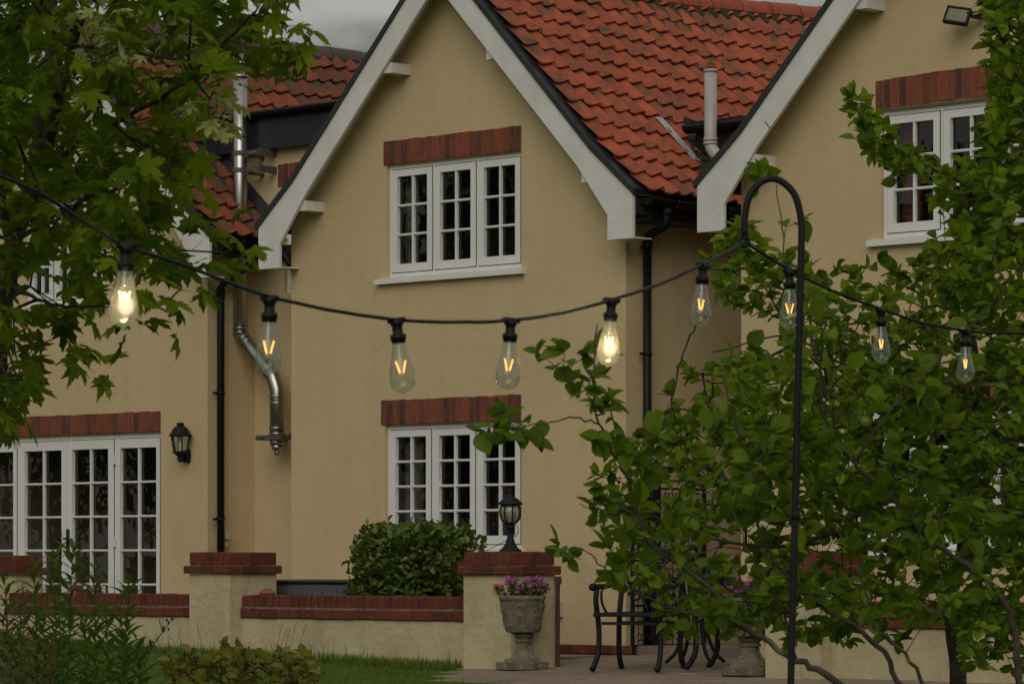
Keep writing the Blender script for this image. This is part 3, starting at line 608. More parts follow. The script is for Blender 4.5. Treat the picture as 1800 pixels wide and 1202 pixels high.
# valley between middle and right gables: pale strip, dark valley, upper gutter, vent pipe
def on_slope(g, x, y, lift=.09):       # intersection of a view ray with the main right slope plane
    k = (x - 900) / F; q = (y - YH) / F
    # z = zk + (c+hw-.45 - s)*PITCH + lift
    best = None
    for i in range(3000):
        t = -.2 + i * .002; s = hs(x, t)
        if s < g.c: continue
        d = abs(hz(s, t, y) - (roofz(g, s) + lift + sag1(t) * .6))
        if best is None or d < best[0]: best = (d, s, t, hz(s, t, y))
    return Vector(best[1:])
A, B = on_slope(g1, 1158, 206, .15), on_slope(g1, 1228, 285, .15); dd = (B - A).normalized(); sd = Vector((0, .045, 0))
mb = MB(); mb.quad(A - sd, A + sd, B + sd, B - sd); mb.build('valley_flashing', M['zinc'], house)
A, B, C = on_slope(g1, 1212, 248, .10), on_slope(g1, 1262, 345, .10), on_slope(g1, 1300, 235, .09)
mb = MB(); rr = random.Random(2)
n = 26
A2 = on_slope(g1, 1205, 218, .12); Bq = on_slope(g1, 1238, 343, .08)
vs = []; fs = []
for i in range(n + 1):
    for j in range(9):
        p = A2.lerp(Bq, i / n) + Vector((0, 1.0 * j / 8 * (1), 0)); z = roofz(g1, p.x) + .085 + rr.uniform(0, .035); vs.append((p.x + rr.uniform(-.015, .015), p.y + (rr.uniform(-.02, .02) if j else rr.uniform(-.03, .01)), z))
fs = [(i * 9 + j, i * 9 + j + 1, (i + 1) * 9 + j + 1, (i + 1) * 9 + j) for i in range(n) for j in range(8)]
mb.add(vs, fs); mb.build('mossy_valley', M['moss'], house)
G_a = on_slope(g1, 1212, 232, .20)
gt = G_a.y
p0 = Vector(pxl(1208, 222, t=gt - .1)); p1 = Vector(pxl(1345, 205, t=gt - .1)); p1.z = p0.z
half_gutter(p0, p1, .075, brackets=3)
mb = MB(); mb.box(p0.x + .02, p1.x, gt - .02, gt + .0, p0.z - .22, p0.z + .0); mb.box(p0.x, p1.x, gt - .12, gt + .3, p0.z + .005, p0.z + .03); mb.build('fascia', M['slate'], house)
tv = gt - .28; q = [pxl(1249, 125, t=tv), pxl(1249, 250, t=tv)]
sxv = q[0][0]; ztv = q[0][2]; zbv = q[1][2]
mb = MB(); VR = .052
mb.tube([(sxv, tv, ztv), (sxv, tv, zbv), (sxv + .01, tv, zbv - .05), (sxv + .05, tv, zbv - .10), (sxv + .11, tv, zbv - .13), (sxv + .3, tv, zbv - .14)], VR, 18)
for z, k in ((ztv, .006), (zbv + .02, .007), (zbv - .01, .007)): mb.tube([(sxv, tv, z - .012), (sxv, tv, z + .012)], VR + k, 18)
mb.tube([(sxv + .13, tv, zbv - .131), (sxv + .16, tv, zbv - .134)], VR + .008, 18)
vent = mb.build('vent_pipe', M['pvc'], house, True)
mb = MB()
for k in range(8):
    a = math.pi * k / 8; pts = []
    for j in range(9):
        b = math.pi * j / 8; pts.append((sxv + VR * .95 * math.cos(b) * math.cos(a), tv + VR * .95 * math.cos(b) * math.sin(a), ztv + .012 + .07 * math.sin(b)))
    mb.tube(pts, .0028, 5)
mb.build('wire_balloon', M['terracotta'], vent, True)
# chimney pot + ridge vent behind the ridge
cpos = on_slope(g1, 1237, 20, .2)
def lumps(): pass
mb = MB(); tcp = ht(1237, g1.c - .25); z = hz(g1.c - .25, tcp, 30); mb.lathe([(.12, z - .3), (.12, z + .1), (.14, z + .11), (.14, z + .15), (.11, z + .16), (.11, z + .8)], (g1.c - .25, tcp, 0), 20)
mb.build('chimney_pot', M['terracotta'], house, True)
tcp = ht(1279, g1.c); z = g1.za + sag1(tcp) + .13
mb = MB(); mb.lathe([(.07, z - .05), (.07, z + .035), (.10, z + .04), (.10, z + .06), (0.03, z + .085), (0, z + .085)], (g1.c, tcp, 0), 20); mb.build('ridge_vent', M['ridge'], house, True)
# brick plinth, small boxes
mb = MB(); s = .95
while s < g1.w1 - .05: mb.bbox(s + .005, s + .215, -.045, .03, 0.03, .10, .005); s += .225
mb.box(.95, g1.w1 + .02, -.035, -.001, .001, .095); mb.build('brick_plinth', M['capbrick'], house)
mb = MB(); q = pxl(398, 942, s=g0.w1 + .05); mb.bbox(q[0] - .05, q[0] + .02, q[1] - .03, q[1] + .03, q[2] - .03, q[2] + .035, .006); mb.tube([(q[0], q[1], q[2] - .05), (q[0], q[1], q[2] - .09)], .018, 8); mb.build('outside_tap', M['pvc'], house)
mb = MB(); q = pxl(983, 1072, t=-.03); mb.bbox(q[0] - .05, q[0] + .02, -.04, -.001, q[2] - .06, q[2] + .08, .008); mb.build('meter_box', M['pvc'], house)
# ------------------------------------------------------------------ wall lights
def wall_lantern():
    s = hs(317, -.10); zt = hz(s, -.10, 742); zb = hz(s, -.10, 812); r = empty('wall_lantern', loc(s, -.10, zb), HZ, 'black traditional lantern on the wall right of the french doors', 'wall lamp')
    h = zt - zb
    mb = MB(); mb.lathe([(0, h), (.030, h - .004), (.036, h - .02), (.030, h - .030), (.045, h - .038), (.066, h - .055), (.080, h - .08), (.092, h - .105), (.104, h - .112), (.104, h - .124), (.085, h - .13)], n=12); mb.lathe([(.075, h - .128), (0, h - .128)], n=6); mb.build('roof_cap', M['iron'], r)
    mb = MB()
    for k in range(6):
        a = 2 * math.pi * (k + .5) / 6; mb.tube([(.086 * math.cos(a), .086 * math.sin(a), h - .13), (.066 * math.cos(a), .058 * math.sin(a), .09)], .006, 5)
    mb.lathe([(.074, .10), (.074, .085), (.050, .07), (.03, .05), (.03, .02), (.01, 0), (0, 0)], n=6); mb.bbox(-.03, .03, .05, .098, .0, .12, .006); mb.tube([(0, .06, .05), (0, .0, .04)], .014, 6); mb.build('frame', M['iron'], r)
    mb = MB(); mb.lathe([(.082, h - .13), (.062, .09)], n=6); mb.build('glass', M['glass'], r)
    mb = MB(); mb.lathe([(.016, .10), (.016, .17), (.012, .20), (0, .205)], n=10); mb.build('bulb', M['whitep'], r, True)
wall_lantern()
def floodlight():
    s = hs(1683, -.15); z = hz(s, -.15, 29); r = empty('floodlight', loc(s, -.15, z), HZ, 'small black floodlight mounted high on the right gable', 'floodlight')
    r.scale = (.8, .8, .8); rot = Matrix.Rotation(R(-28), 4, 'X') @ Matrix.Rotation(R(24), 4, 'Z')
    mb = MB()
    for q in ((-.115, .115, -.03, .02, -.085, -.068), (-.115, .115, -.03, .02, .068, .085), (-.115, -.098, -.03, .02, -.068, .068), (.098, .115, -.03, .02, -.068, .068), (-.097, .097, .0, .018, -.067, .067)): mb.box(*q, rot)
    mb.build('housing', M['iron'], r)
    mb = MB(); mb.quad(*[tuple(rot @ Vector(p)) for p in ((-.097, -.018, -.067), (.097, -.018, -.067), (.097, -.018, .067), (-.097, -.018, .067))]); mb.build('glass', mat('lamp_lens', (.22, .20, .13), (.18, .16, .11), rough=.2), r)
    mb = MB(); mb.box(.06, .19, .03, .05, -.015, .03); mb.box(.13, .19, .03, .149, -.03, .03); mb.build('bracket', M['iron'], r)
floodlight()
# ------------------------------------------------------------------ garden walls
def courses(mb, s0, s1, t0, t1, z0, z1, bw, r, jit=.004):
    n = max(1, round((s1 - s0) / bw)); w_ = (s1 - s0) / n
    for i in range(n):
        mb.bbox(s0 + i * w_ + .005, s0 + (i + 1) * w_ - .005, t0 + r.uniform(-jit, jit), t1 + r.uniform(-jit, jit), z0 + r.uniform(-.001, .003), z1 + r.uniform(-jit, jit), .007)
def pillar(par, s0, s1, t0, t1, ztop=.848, zb=-.35):
    r = random.Random(int(s0 * 77)); mb = MB(); mb.box(s0, s1, t0, t1, zb, ztop - .176); p = mb.build('pillar', M['garden_render'], par)
    mb = MB(); o = .035; z = ztop - .175
    courses(mb, s0 - o, s1 + o, t0 - o, t0 + .10, z, z + .068, .22, r)
    n = max(1, round((t1 - t0 - .07) / .22))
    w_ = (t1 - t0 + o - .10) / n
    for i in range(n): mb.bbox(s1 + o - .10, s1 + o, t0 + .105 + i * w_, t0 + .095 + (i + 1) * w_, z, z + .068, .007); mb.bbox(s0 - o, s0 - o + .1, t0 + .105 + i * w_, t0 + .095 + (i + 1) * w_, z, z + .068, .007)
    o = -.0; z += .070; n = round((s1 - s0) / .075)
    courses(mb, s0 - o, s1 + o, t0 - o, t0 + .21, z, z + .105, .075, r)
    for i in range(round((t1 - t0) / .075)):
        pass
    mb.bbox(s1 - .10, s1 - .001 + .004, t0 + .215, t1 - .22, z, z + .104, .007); courses(mb, s0, s1, t1 - .215, t1, z, z + .104, .075, r)
    mb.build('brick_cap', M['capbrick'], p)
    mb = MB(); mb.box(s0 - .028, s1 + .028, t0 - .028, t1 + .028, ztop - .172, ztop - .112); mb.box(s0 + .008, s1 - .008, t0 + .008, t1 - .008, ztop - .11, ztop - .012); mb.build('mortar_bed', M['mortar_dark'], p)
    return p
TW = -1.76
def lowwall(par, s0, s1, ztop=.50, t=TW, th=.22):
    r = random.Random(int(s0 * 91) + 3); mb = MB(); mb.box(s0, s1, t, t + th, -.35, ztop - .187); p = mb.build('wall_body', M['garden_render'], par)
    mb = MB(); o = .022
    courses(mb, s0 + .002, s1 - .002, t - o, t + th + o, ztop - .186, ztop - .108, .225, r); courses(mb, s0 + .002, s1 - .002, t - .004, t + th + .004, ztop - .104, ztop, .0765, r)
    mb.build('brick_coping', M['capbrick'], p)
    mb = MB(); mb.box(s0 + .004, s1 - .004, t - o + .008, t + th + o - .008, ztop - .183, ztop - .096); mb.box(s0 + .004, s1 - .004, t + .005, t + th - .005, ztop - .1, ztop - .012); mb.build('mortar_bed', M['mortar_dark'], p)
gw = empty('garden_wall', (P0[0], P0[1], 0), HZ, 'low cream wall with red brick coping and two square pillars below the house', 'garden wall')
pillar(gw, -1.183, -.68, -1.89, -1.38); pillar(gw, 2.003, 2.50, -1.89, -1.40)
lowwall(gw, -.68, 2.003); lowwall(gw, hs(15, TW), -1.183)
gw2 = empty('garden_wall', (P0[0], P0[1], 0), HZ, 'brick capped cream wall and pillar behind the apple branches at right', 'garden wall')
pillar(gw2, 5.0, 5.5, -1.89, -1.40); lowwall(gw2, 5.5, 9.5)
gw3 = empty('garden_wall', (P0[0], P0[1], 0), HZ, 'brick topped pillar in front of the french doors at the far left', 'garden wall')
pillar(gw3, hs(-70, -1.1), hs(28, -1.1) - .0, -1.1, -.80, ztop=.825)
# gate post beside pillar
mb = MB(); s = 2.515; mb.box(s, s + .022, -1.415, -1.385, -.04, .60); mb.box(s, s + .035, -1.42, -1.38, .60, .66); tag(mb.build('gate_post', M['wood'], None, False, loc(0, 0, 0), HZ), 'thin dark metal post against the side of the middle pillar', 'gate post')
# terrace
TE = -2.95
mb = MB(); s1t = 14
mb.box(2.9, s1t, TE + .05, -.0, -.12, -.014); mb.box(2.2, 2.95, -1.9, .0, -.12, -.015); mb.box(1.9, s1t, 0.001, 12, -.1, -.014)
edge = lambda t: 1.95 + max(0, -1.9 - t) * .80
rr = random.Random(11)
t = TE
while t < -.05:
    wdt = rr.choice((.22, .3, .36)); t2 = min(t + wdt, -.0); s0t = edge(t + wdt / 2) + rr.uniform(-.03, .03); s = s0t + rr.uniform(-.2, 0)
    while s < s1t:
        l = rr.choice((.3, .45, .6, .75)); mb.bbox(max(s, s0t) + .006, s + l - .006, t + .006, t2 - .006, -.06, rr.uniform(-.003, .004), .006); s += l
    t = t2
mb.v = [(a, b, c + zt(b)) for a, b, c in mb.v]
o = mb.build('terrace', M['paving'], None, False, loc(0, 0, 0), HZ); tag(o, kind='structure')
mb = MB(); mb.box(-8, 1.9, -1.4, 0, -.1, .02); mb.box(2.0, 3.4, 0.02, 6, -.05, .10); tag(mb.build('paved_floor', M['paving'], None, False, loc(0, 0, 0), HZ), kind='structure')
# grass tufts (stuff)
mb = MB()
def blade(mb, p, h, lean, az, w=.004):
    d = Vector((math.cos(az), math.sin(az), 0)); sd = Vector((-d.y, d.x, 0)) * w; p = Vector(p)
    a = p + d * lean * .35 + Vector((0, 0, h * .55)); b = p + d * lean + Vector((0, 0, h))
    mb.add([p - sd, p + sd, a + sd * .8, a - sd * .8, b], [(0, 1, 2, 3), (3, 2, 4)])
for i in range(26000):
    s = rr.uniform(-8, 6); near = rr.random() < .45
    t = TW - rr.uniform(0.0, .35) if near else rr.uniform(-6.5, TW)
    if s > edge(t) + .0 and t > TE - .01: continue
    if -1.2 < s < -.68 and t > -1.9: t = -1.9 - rr.uniform(0, .2)
    blade(mb, loc(s, t, gz(s, t) - .01), rr.uniform(.03, .07) * (1.4 if near else .8) * (2 if rr.random() < .03 else 1), rr.uniform(0, .05), rr.uniform(0, 6.28), .0035)
tag(mb.build('lawn_blades', M['blade']), 'short green lawn grass growing along the foot of the garden wall', 'grass', kind='stuff')
# ------------------------------------------------------------------ leaves
def leaf_template(kind):
    if kind == 'ovate':
        xs = [0, .12, .32, .55, .78, 1.0]; ws = [0, .20, .33, .34, .22, 0]; vs = []; fs = []
        for x, w_ in zip(xs, ws): c = -.12 * x * x; vs += [(x, 0, c), (x, w_, c + w_ * .35), (x, -w_, c + w_ * .35)]
        for i in range(5): a = 3 * i; b = a + 3; fs += [(a, b, b + 1, a + 1), (a, a + 2, b + 2, b)]
        return np.array(vs), fs
    if kind == 'lance':
        xs = [0, .3, .65, 1.0]; ws = [0, .11, .09, 0]; vs = []; fs = []
        for x, w_ in zip(xs, ws): c = -.25 * x * x; vs += [(x, 0, c), (x, w_, c + w_ * .4), (x, -w_, c + w_ * .4)]
        for i in range(3): a = 3 * i; b = a + 3; fs += [(a, b, b + 1, a + 1), (a, a + 2, b + 2, b)]
        return np.array(vs), fs
    if kind == 'maple':
        half = [(0, 1.0), (9, .80), (15, .84), (19, .62), (27, .46), (36, .66), (43, .74), (50, 1.0), (57, .76), (64, .74), (70, .48), (80, .36), (90, .52), (101, .68), (108, .47), (125, .40), (150, .28), (172, .14)]
        vs = [(0, 0, 0)]
        for a, r in half + [(360 - a, r) for a, r in half[:0:-1]]:
            x = r * math.cos(R(a)); y = r * math.sin(R(a)); vs.append((x * .58 + .32, y * .58, -.14 * r * r + .05 * abs(math.sin(R(a) * 3.6))))
        vs[0] = (.32, 0, 0); n = len(vs) - 1; fs = [(0, i, i % n + 1) for i in range(1, n + 1)]
        return np.array(vs), fs
    if kind == 'petal':
        vs = [(0, 0, 0)] + [(.5 * math.cos(a) * (1 if i % 2 else .62), .5 * math.sin(a) * (1 if i % 2 else .62), .08 * (i % 2)) for i, a in enumerate([2 * math.pi * k / 10 for k in range(10)])]
        return np.array(vs), [(0, i, i % 10 + 1) for i in range(1, 11)]
TPL = {k: leaf_template(k) for k in ('ovate', 'lance', 'maple', 'petal')}
class Leaves:
    def __init__(s, kind): s.t, s.f = TPL[kind]; s.items = []
    def add(s, p, d, nrm, size):
        d = d.normalized(); y = nrm.cross(d)
        if y.length < 1e-3: y = Vector((1, 0, 0)).cross(d)
        y.normalize(); z = d.cross(y); s.items.append((p, d, y, z, size))
    def build(s, name, m, parent):
        if not s.items: return
        P = np.array([i[0] for i in s.items]); X = np.array([i[1] for i in s.items]); Y = np.array([i[2] for i in s.items]); Z = np.array([i[3] for i in s.items]); S = np.array([i[4] for i in s.items])[:, None, None]
        T = s.t[None]; curl = rng.uniform(.3, 1.9, len(S))[:, None]; wd = rng.uniform(.8, 1.15, len(S))[:, None]
        vs = P[:, None] + S * (T[..., 0:1] * X[:, None] + (T[..., 1] * wd)[..., None] * Y[:, None] + (T[..., 2] * curl)[..., None] * Z[:, None])
        n = len(s.t); me = bpy.data.meshes.new(name); F0 = []
        for i in range(len(S)): b = i * n; F0 += [tuple(q + b for q in f) for f in s.f]
        me.from_pydata(vs.reshape(-1, 3).tolist(), [], F0); me.materials.append(m); me.update()
        o = bpy.data.objects.new(name, me); col.objects.link(o); o.parent = parent; return o
def inpoly(x, y, poly):
    c = False; n = len(poly)
    for i in range(n):
        a, b = poly[i], poly[(i + 1) % n]
        if (a[1] > y) != (b[1] > y) and x < (b[0] - a[0]) * (y - a[1]) / (b[1] - a[1]) + a[0]: c = not c
    return c
def sample(poly, n, d0, d1, r, ok=None):
    xs = [p[0] for p in poly]; ys = [p[1] for p in poly]; o = []
    while len(o) < n:
        x = r.uniform(min(xs), max(xs)); y = r.uniform(min(ys), max(ys))
        if inpoly(x, y, poly) and (ok is None or r.random() < ok(x, y)): o.append(at(x, y, r.uniform(d0, d1)))
    return o
class Tree:
    def __init__(s, seed=1, seg=.12): s.pos = []; s.par = []; s.rmin = []; s.chains = []; s.r = random.Random(seed); s.seg = seg; s.dirs = []
    def node(s, p, par, rm=0, d=None):
        s.pos.append(Vector(p)); s.par.append(par); s.rmin.append(rm)
        s.dirs.append(d if d else ((Vector(p) - s.pos[par]).normalized() if par >= 0 else Vector((0, 0, 1)))); return len(s.pos) - 1
    def limb(s, pts, r0, r1, frm=None, n=6):
        P = bez(pts, n); i0 = -1; ch = []
        if frm is not None:
            i0 = s.nearest(P[0]); ch = [i0]
        for k, p in enumerate(P):
            j = s.r.uniform(-1, 1) * .006; q = p + Vector((j, s.r.uniform(-1, 1) * .006, s.r.uniform(-1, 1) * .006)) * (1 if 0 < k < len(P) - 1 else 0)
            i0 = s.node(q, i0, r0 + (r1 - r0) * k / (len(P) - 1)); ch.append(i0)
        s.chains.append((ch, True)); return ch
    def nearest(s, p):
        A = np.array([tuple(q) for q in s.pos]); d = np.linalg.norm(A - np.array(tuple(p)), axis=1); return int(d.argmin())
    def grow(s, attr, wob=.12, tipr=.0016):
        A = [tuple(q) for q in s.pos]; base = np.array(A); attr = sorted(attr, key=lambda p: np.linalg.norm(base - np.array(tuple(p)), axis=1).min())
        s.tips = []
        for p in attr:
            arr = np.array(A); v = np.array(tuple(p)) - arr; d = np.linalg.norm(v, axis=1); D = np.array([tuple(q) for q in s.dirs]); cosv = (v * D).sum(1) / (d + 1e-6)
            cost = d * (1 + .5 * (1 - cosv)); i = int(cost.argmin()); a = s.pos[i]; L_ = (p - a).length
            if L_ < .03: continue
            n = max(2, int(L_ / s.seg)); c1 = a + (s.dirs[i] * .5 + (p - a).normalized() * .5).normalized() * L_ * .4; c2 = p - Vector((s.r.uniform(-.2, .2), s.r.uniform(-.2, .2), .5)).normalized() * L_ * .3
            ch = [i]; cur = i
            for k in range(1, n + 1):
                t = k / n; q = a * (1 - t) ** 3 + c1 * 3 * t * (1 - t) ** 2 + c2 * 3 * t * t * (1 - t) + p * t ** 3
                if k < n: q = q + Vector([s.r.gauss(0, 1) * wob * s.seg * .6 for _ in range(3)])
                cur = s.node(q, cur, 0); A.append(tuple(q)); ch.append(cur)
            s.chains.append((ch, False)); s.tips.append(ch)
    def radii(s, tipr, e=2.4):
        n = len(s.pos); acc = [0.0] * n; kids = [0] * n
        for i in range(n - 1, -1, -1):
            rr_ = max(acc[i] ** (1 / e) if acc[i] > 0 else tipr, tipr); s.rmin[i] = max(rr_ if s.rmin[i] == 0 else s.rmin[i], 0)
            if s.par[i] >= 0: acc[s.par[i]] += min(rr_, .05) ** e
        return s.rmin
    def mesh(s, name, m, parent, tipr=.0016, n0=9, n1=5):
        s.radii(tipr); mb = MB()
        for ch, big in s.chains:
            if len(ch) < 2: continue
            rs = [s.rmin[i] for i in ch]; rs[0] = min(rs[0], rs[1] * 1.3) if not big else rs[0]
            if big and s.par[ch[1]] == ch[0]: rs[0] = rs[1]
            mb.tube([s.pos[i] for i in ch], rs, n0 if big else n1)
        return mb.build(name, m, parent, True)
def rv(r, k=1.0): return Vector((r.gauss(0, k), r.gauss(0, k), r.gauss(0, k)))
def leaf_on(tree, lv, chains, step, size, back, r, elev=0, nup=.35, droop=0, pet=.0, petmb=None, clus=3, sv=.25):
    for ch in chains:
        pts = [tree.pos[i] for i in ch]; k = len(pts) - 1; dist = 0; a = 0
        # tip cluster
        dirn = (pts[-1] - pts[-2]).normalized()
        for c in range(clus):
            d = (dirn * .7 + rv(r, .75)).normalized(); d.z += elev - droop; p = pts[-1]
            if pet: q = p + d.normalized() * pet * r.uniform(.5, 1); petmb.tube([p, q], .0011, 3, False); p = q; d = d + Vector((0, 0, -.3))
            lv.add(p, d, Vector((0, 0, 1)) + rv(r, nup), size * r.uniform(1 - sv, 1 + sv))
        while k > 0 and dist < back:
            p, q = pts[k], pts[k - 1]; L_ = (p - q).length; t = 0
            while t < L_ and dist < back:
                x = p.lerp(q, t / max(L_, 1e-6)); ax = (p - q).normalized(); a += 2.4 + r.uniform(-.3, .3)
                e = ax.orthogonal().normalized(); e = Quaternion(ax, a) @ e; d = (ax * .45 + e).normalized(); d.z = d.z * .6 + elev - droop
                if pet: x2 = x + d.normalized() * pet * r.uniform(.5, 1.1); petmb.tube([x, x2], .0011, 3, False); x = x2; d = d + Vector((0, 0, -.3))
                lv.add(x, d, Vector((0, 0, 1)) + rv(r, nup), size * r.uniform(1 - sv, 1 + sv)); t += step; dist += step
            k -= 1
def PX(pts, D): return [at(p[0], p[1], (p[2] if len(p) > 2 else D)) for p in pts]
# ------------------------------------------------------------------ maple (left foreground)
r = random.Random(21)
mr_ = empty('maple_tree', (at(-60, 0, 12.8).x, 12.8, ZL), 0, 'dark green maple tree with pointed lobed leaves overhanging the upper left', 'tree')
inv = Matrix.Translation(-Vector(mr_.location))
tr = Tree(21, .12)
b0 = at(-60, 0, 12.8); 
tr.limb([(b0.x, 12.8, ZL)] + PX([(-45, 1000), (-20, 750), (2, 560), (18, 450)], 12.8), .055, .034)
tr.limb(PX([(18, 450), (50, 330), (78, 150), (95, 0), (105, -190)], 12.8), .024, .010, 1)
tr.limb(PX([(18, 450), (75, 290, 12.7), (115, 130, 12.6), (150, 0, 12.5), (180, -190, 12.5)], 12.8), .026, .010, 1)
tr.limb(PX([(18, 450), (2, 330, 13), (30, 180, 13.2), (50, 0, 13.3), (60, -150, 13.3)], 12.8), .018, .008, 1)
tr.limb(PX([(50, 330), (130, 230, 13), (210, 110, 13.2), (270, -20, 13.3)], 12.8), .014, .006, 1)
tr.limb(PX([(75, 290), (180, 230, 12.4), (300, 160, 12.2), (400, 70, 12.1), (450, 20, 12)], 12.7), .011, .004, 1)
tr.limb(PX([(20, 430), (110, 370, 12.4), (210, 330, 12.1), (320, 290, 12)], 12.8), .010, .003, 1)
tr.limb(PX([(10, 500), (80, 530, 12.4), (160, 540, 12.2), (240, 520, 12.1)], 12.8), .008, .003, 1)
CR = [(-160, -180), (500, -180), (475, -10), (455, 60), (410, 150), (390, 240), (345, 320), (300, 390), (300, 470), (240, 520), (180, 560), (110, 545), (60, 620), (25, 700), (-160, 760)]
def okm(x, y):
    if y > 470 and x > 60: return .25
    if y > 390: return .5
    if 420 > x > 330 and y > 150: return .8
    if 100 < x < 260 and 100 < y < 260: return .6
    return 1.0
att = sample(CR, 320, 11.6, 14.0, r, okm)
tr.grow(att, .35)
extra = PX([(150, 640, 12.1), (228, 560, 12.0), (315, 440, 12), (320, 480, 12), (410, 435, 12), (300, 525, 12), (10, 715, 12.2), (15, 640, 12.2), (510, 5, 12), (505, 45, 12), (500, 75, 12), (120, 600, 12.2), (60, 610, 12.2), (395, 405, 12)], 12)
tr2n = len(tr.chains); tr.grow(extra, .25)
lv = Leaves('maple'); lp = Leaves('maple'); pm = MB()
allc = [c for c, b in tr.chains if not b]
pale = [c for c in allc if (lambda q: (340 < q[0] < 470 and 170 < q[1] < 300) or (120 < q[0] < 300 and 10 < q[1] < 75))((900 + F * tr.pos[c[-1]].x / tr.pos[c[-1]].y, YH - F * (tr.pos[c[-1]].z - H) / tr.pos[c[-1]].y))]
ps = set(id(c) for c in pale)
leaf_on(tr, lv, [c for c in allc if id(c) not in ps], .10, .135, .26, r, nup=.42, pet=.05, petmb=pm, clus=3, droop=.1)
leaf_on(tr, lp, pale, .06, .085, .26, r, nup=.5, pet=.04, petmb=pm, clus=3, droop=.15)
def settle(o, root): o.matrix_parent_inverse = Matrix.Translation(-Vector(root.location)); return o
trunk = settle(tr.mesh('trunk', M['bark_maple'], mr_, .0026), mr_)
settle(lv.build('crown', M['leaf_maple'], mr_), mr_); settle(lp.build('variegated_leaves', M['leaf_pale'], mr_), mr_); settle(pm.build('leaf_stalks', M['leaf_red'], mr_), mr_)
# ------------------------------------------------------------------ far fruit tree (right, small leaves)
def px_of(p): return (900 + F * p.x / p.y, YH - F * (p.z - H) / p.y)
r = random.Random(31)
D = 17.5; b0 = at(1690, 0, D)
fr = empty('plum_tree', (b0.x, D, ZL), 0, 'dense fruit tree with small bright leaves filling the right side in front of the house', 'tree')
tr = Tree(31, .09)
tr.limb([(b0.x, D, ZL - .02)] + PX([(1680, 1150), (1668, 1080), (1640, 1000), (1590, 965)], D), .045, .03)
tr.limb(PX([(1640, 1000), (1580, 968, 17.3), (1500, 945, 17), (1400, 915, 16.9), (1300, 860, 16.8), (1210, 790, 16.7)], D), .026, .006, 1)
tr.limb(PX([(1668, 1080), (1700, 900), (1720, 700, 17.8), (1700, 500, 18), (1690, 300, 18)], D), .028, .008, 1)
tr.limb(PX([(1640, 1000), (1570, 840, 17.7), (1500, 700, 18), (1400, 600, 18), (1330, 480, 18)], D), .018, .004, 1)
tr.limb(PX([(1700, 900), (1780, 750), (1830, 500, 17.5), (1840, 300, 17.5), (1800, 80, 17.5), (1780, -60, 17.5)], D), .026, .008, 1)
tr.limb(PX([(1815, 380), (1700, 325), (1610, 285), (1540, 240), (1490, 170)], 17.3), .012, .003, 1)
tr.limb(PX([(1590, 965), (1700, 980, 16.8), (1800, 960, 16.6), (1900, 900, 16.5)], D), .014, .005, 1)
tr.limb(PX([(1480, 935), (1350, 960, 16.6), (1230, 940, 16.4), (1130, 900, 16.4)], 17), .010, .003, 1)
tr.limb(PX([(1210, 790), (1180, 740, 16.6), (1190, 660, 16.6), (1215, 590, 16.6), (1240, 555, 16.6), (1290, 500, 16.6)], 16.7), .007, .003, 1)
tr.limb(PX([(1720, 700), (1600, 640, 17.2), (1480, 640, 17), (1380, 590, 17), (1250, 620, 17)], 17.8), .010, .003, 1)
Fp = [(1040, 830), (1100, 760), (1180, 690), (1200, 640), (1290, 610), (1380, 640), (1390, 520), (1480, 470), (1560, 450), (1640, 440), (1690, 380), (1680, 300), (1750, 200), (1740, 0), (1760, -80), (1930, -80), (1930, 1050), (1780, 1110), (1650, 1090), (1560, 1100), (1440, 1040), (1330, 1090), (1180, 1110), (1110, 1060), (1060, 960)]
Gap = [(1500, 400), (1560, 430), (1500, 460), (1420, 470), (1420, 400)]
def okf(x, y):
    if x < 1330 and y > 900: return .28
    if x < 1180: return .45
    if 1400 < x < 1640 and y > 960: return .22
    if x > 1640 and y > 1000: return .5
    if x < 1300 and y < 720: return .4
    if x < 1640 and y < 560: return .6
    return 1.0
att = sample(Fp, 1500, 16.0, 19.0, r, okf)
for poly, n_ in (([(1480, 140), (1560, 220), (1680, 300), (1770, 340), (1770, 400), (1660, 360), (1560, 300), (1500, 230)], 62), ([(1230, 420), (1310, 380), (1340, 430), (1420, 450), (1450, 520), (1330, 560), (1260, 520)], 42), ([(1720, 200), (1790, 170), (1800, 440), (1710, 440)], 34), ([(1735, -60), (1790, -60), (1790, 200), (1735, 170)], 50)):
    att += sample(poly, n_, 16.8, 17.8, r)
att += sample([(1180, 1040), (1500, 1010), (1800, 1060), (1800, 1190), (1640, 1150), (1480, 1130), (1300, 1120)], 85, 16.0, 17.2, r)
tr.grow(att, .5)
lv = Leaves('ovate'); allc = [c for c, b in tr.chains if not b]
leaf_on(tr, lv, allc, .038, .070, .15, r, nup=.55, clus=4, droop=.0, elev=.05)
settle(tr.mesh('trunk', M['bark'], fr, tipr=.0022), fr); settle(lv.build('crown', M['leaf_far'], fr), fr)
for i in range(26):
    mb = MB(); c = r.choice(allc); p = tr.pos[c[-1]]; mb.lathe([(.0, .0), (.014, -.006), (.019, -.02), (.016, -.033), (.006, -.040), (0, -.039)], (p.x, p.y, p.z - .01), 10)
    settle(mb.build('fruit', M['fruit'], fr, True), fr)
print('far leaves', len(lv.items))
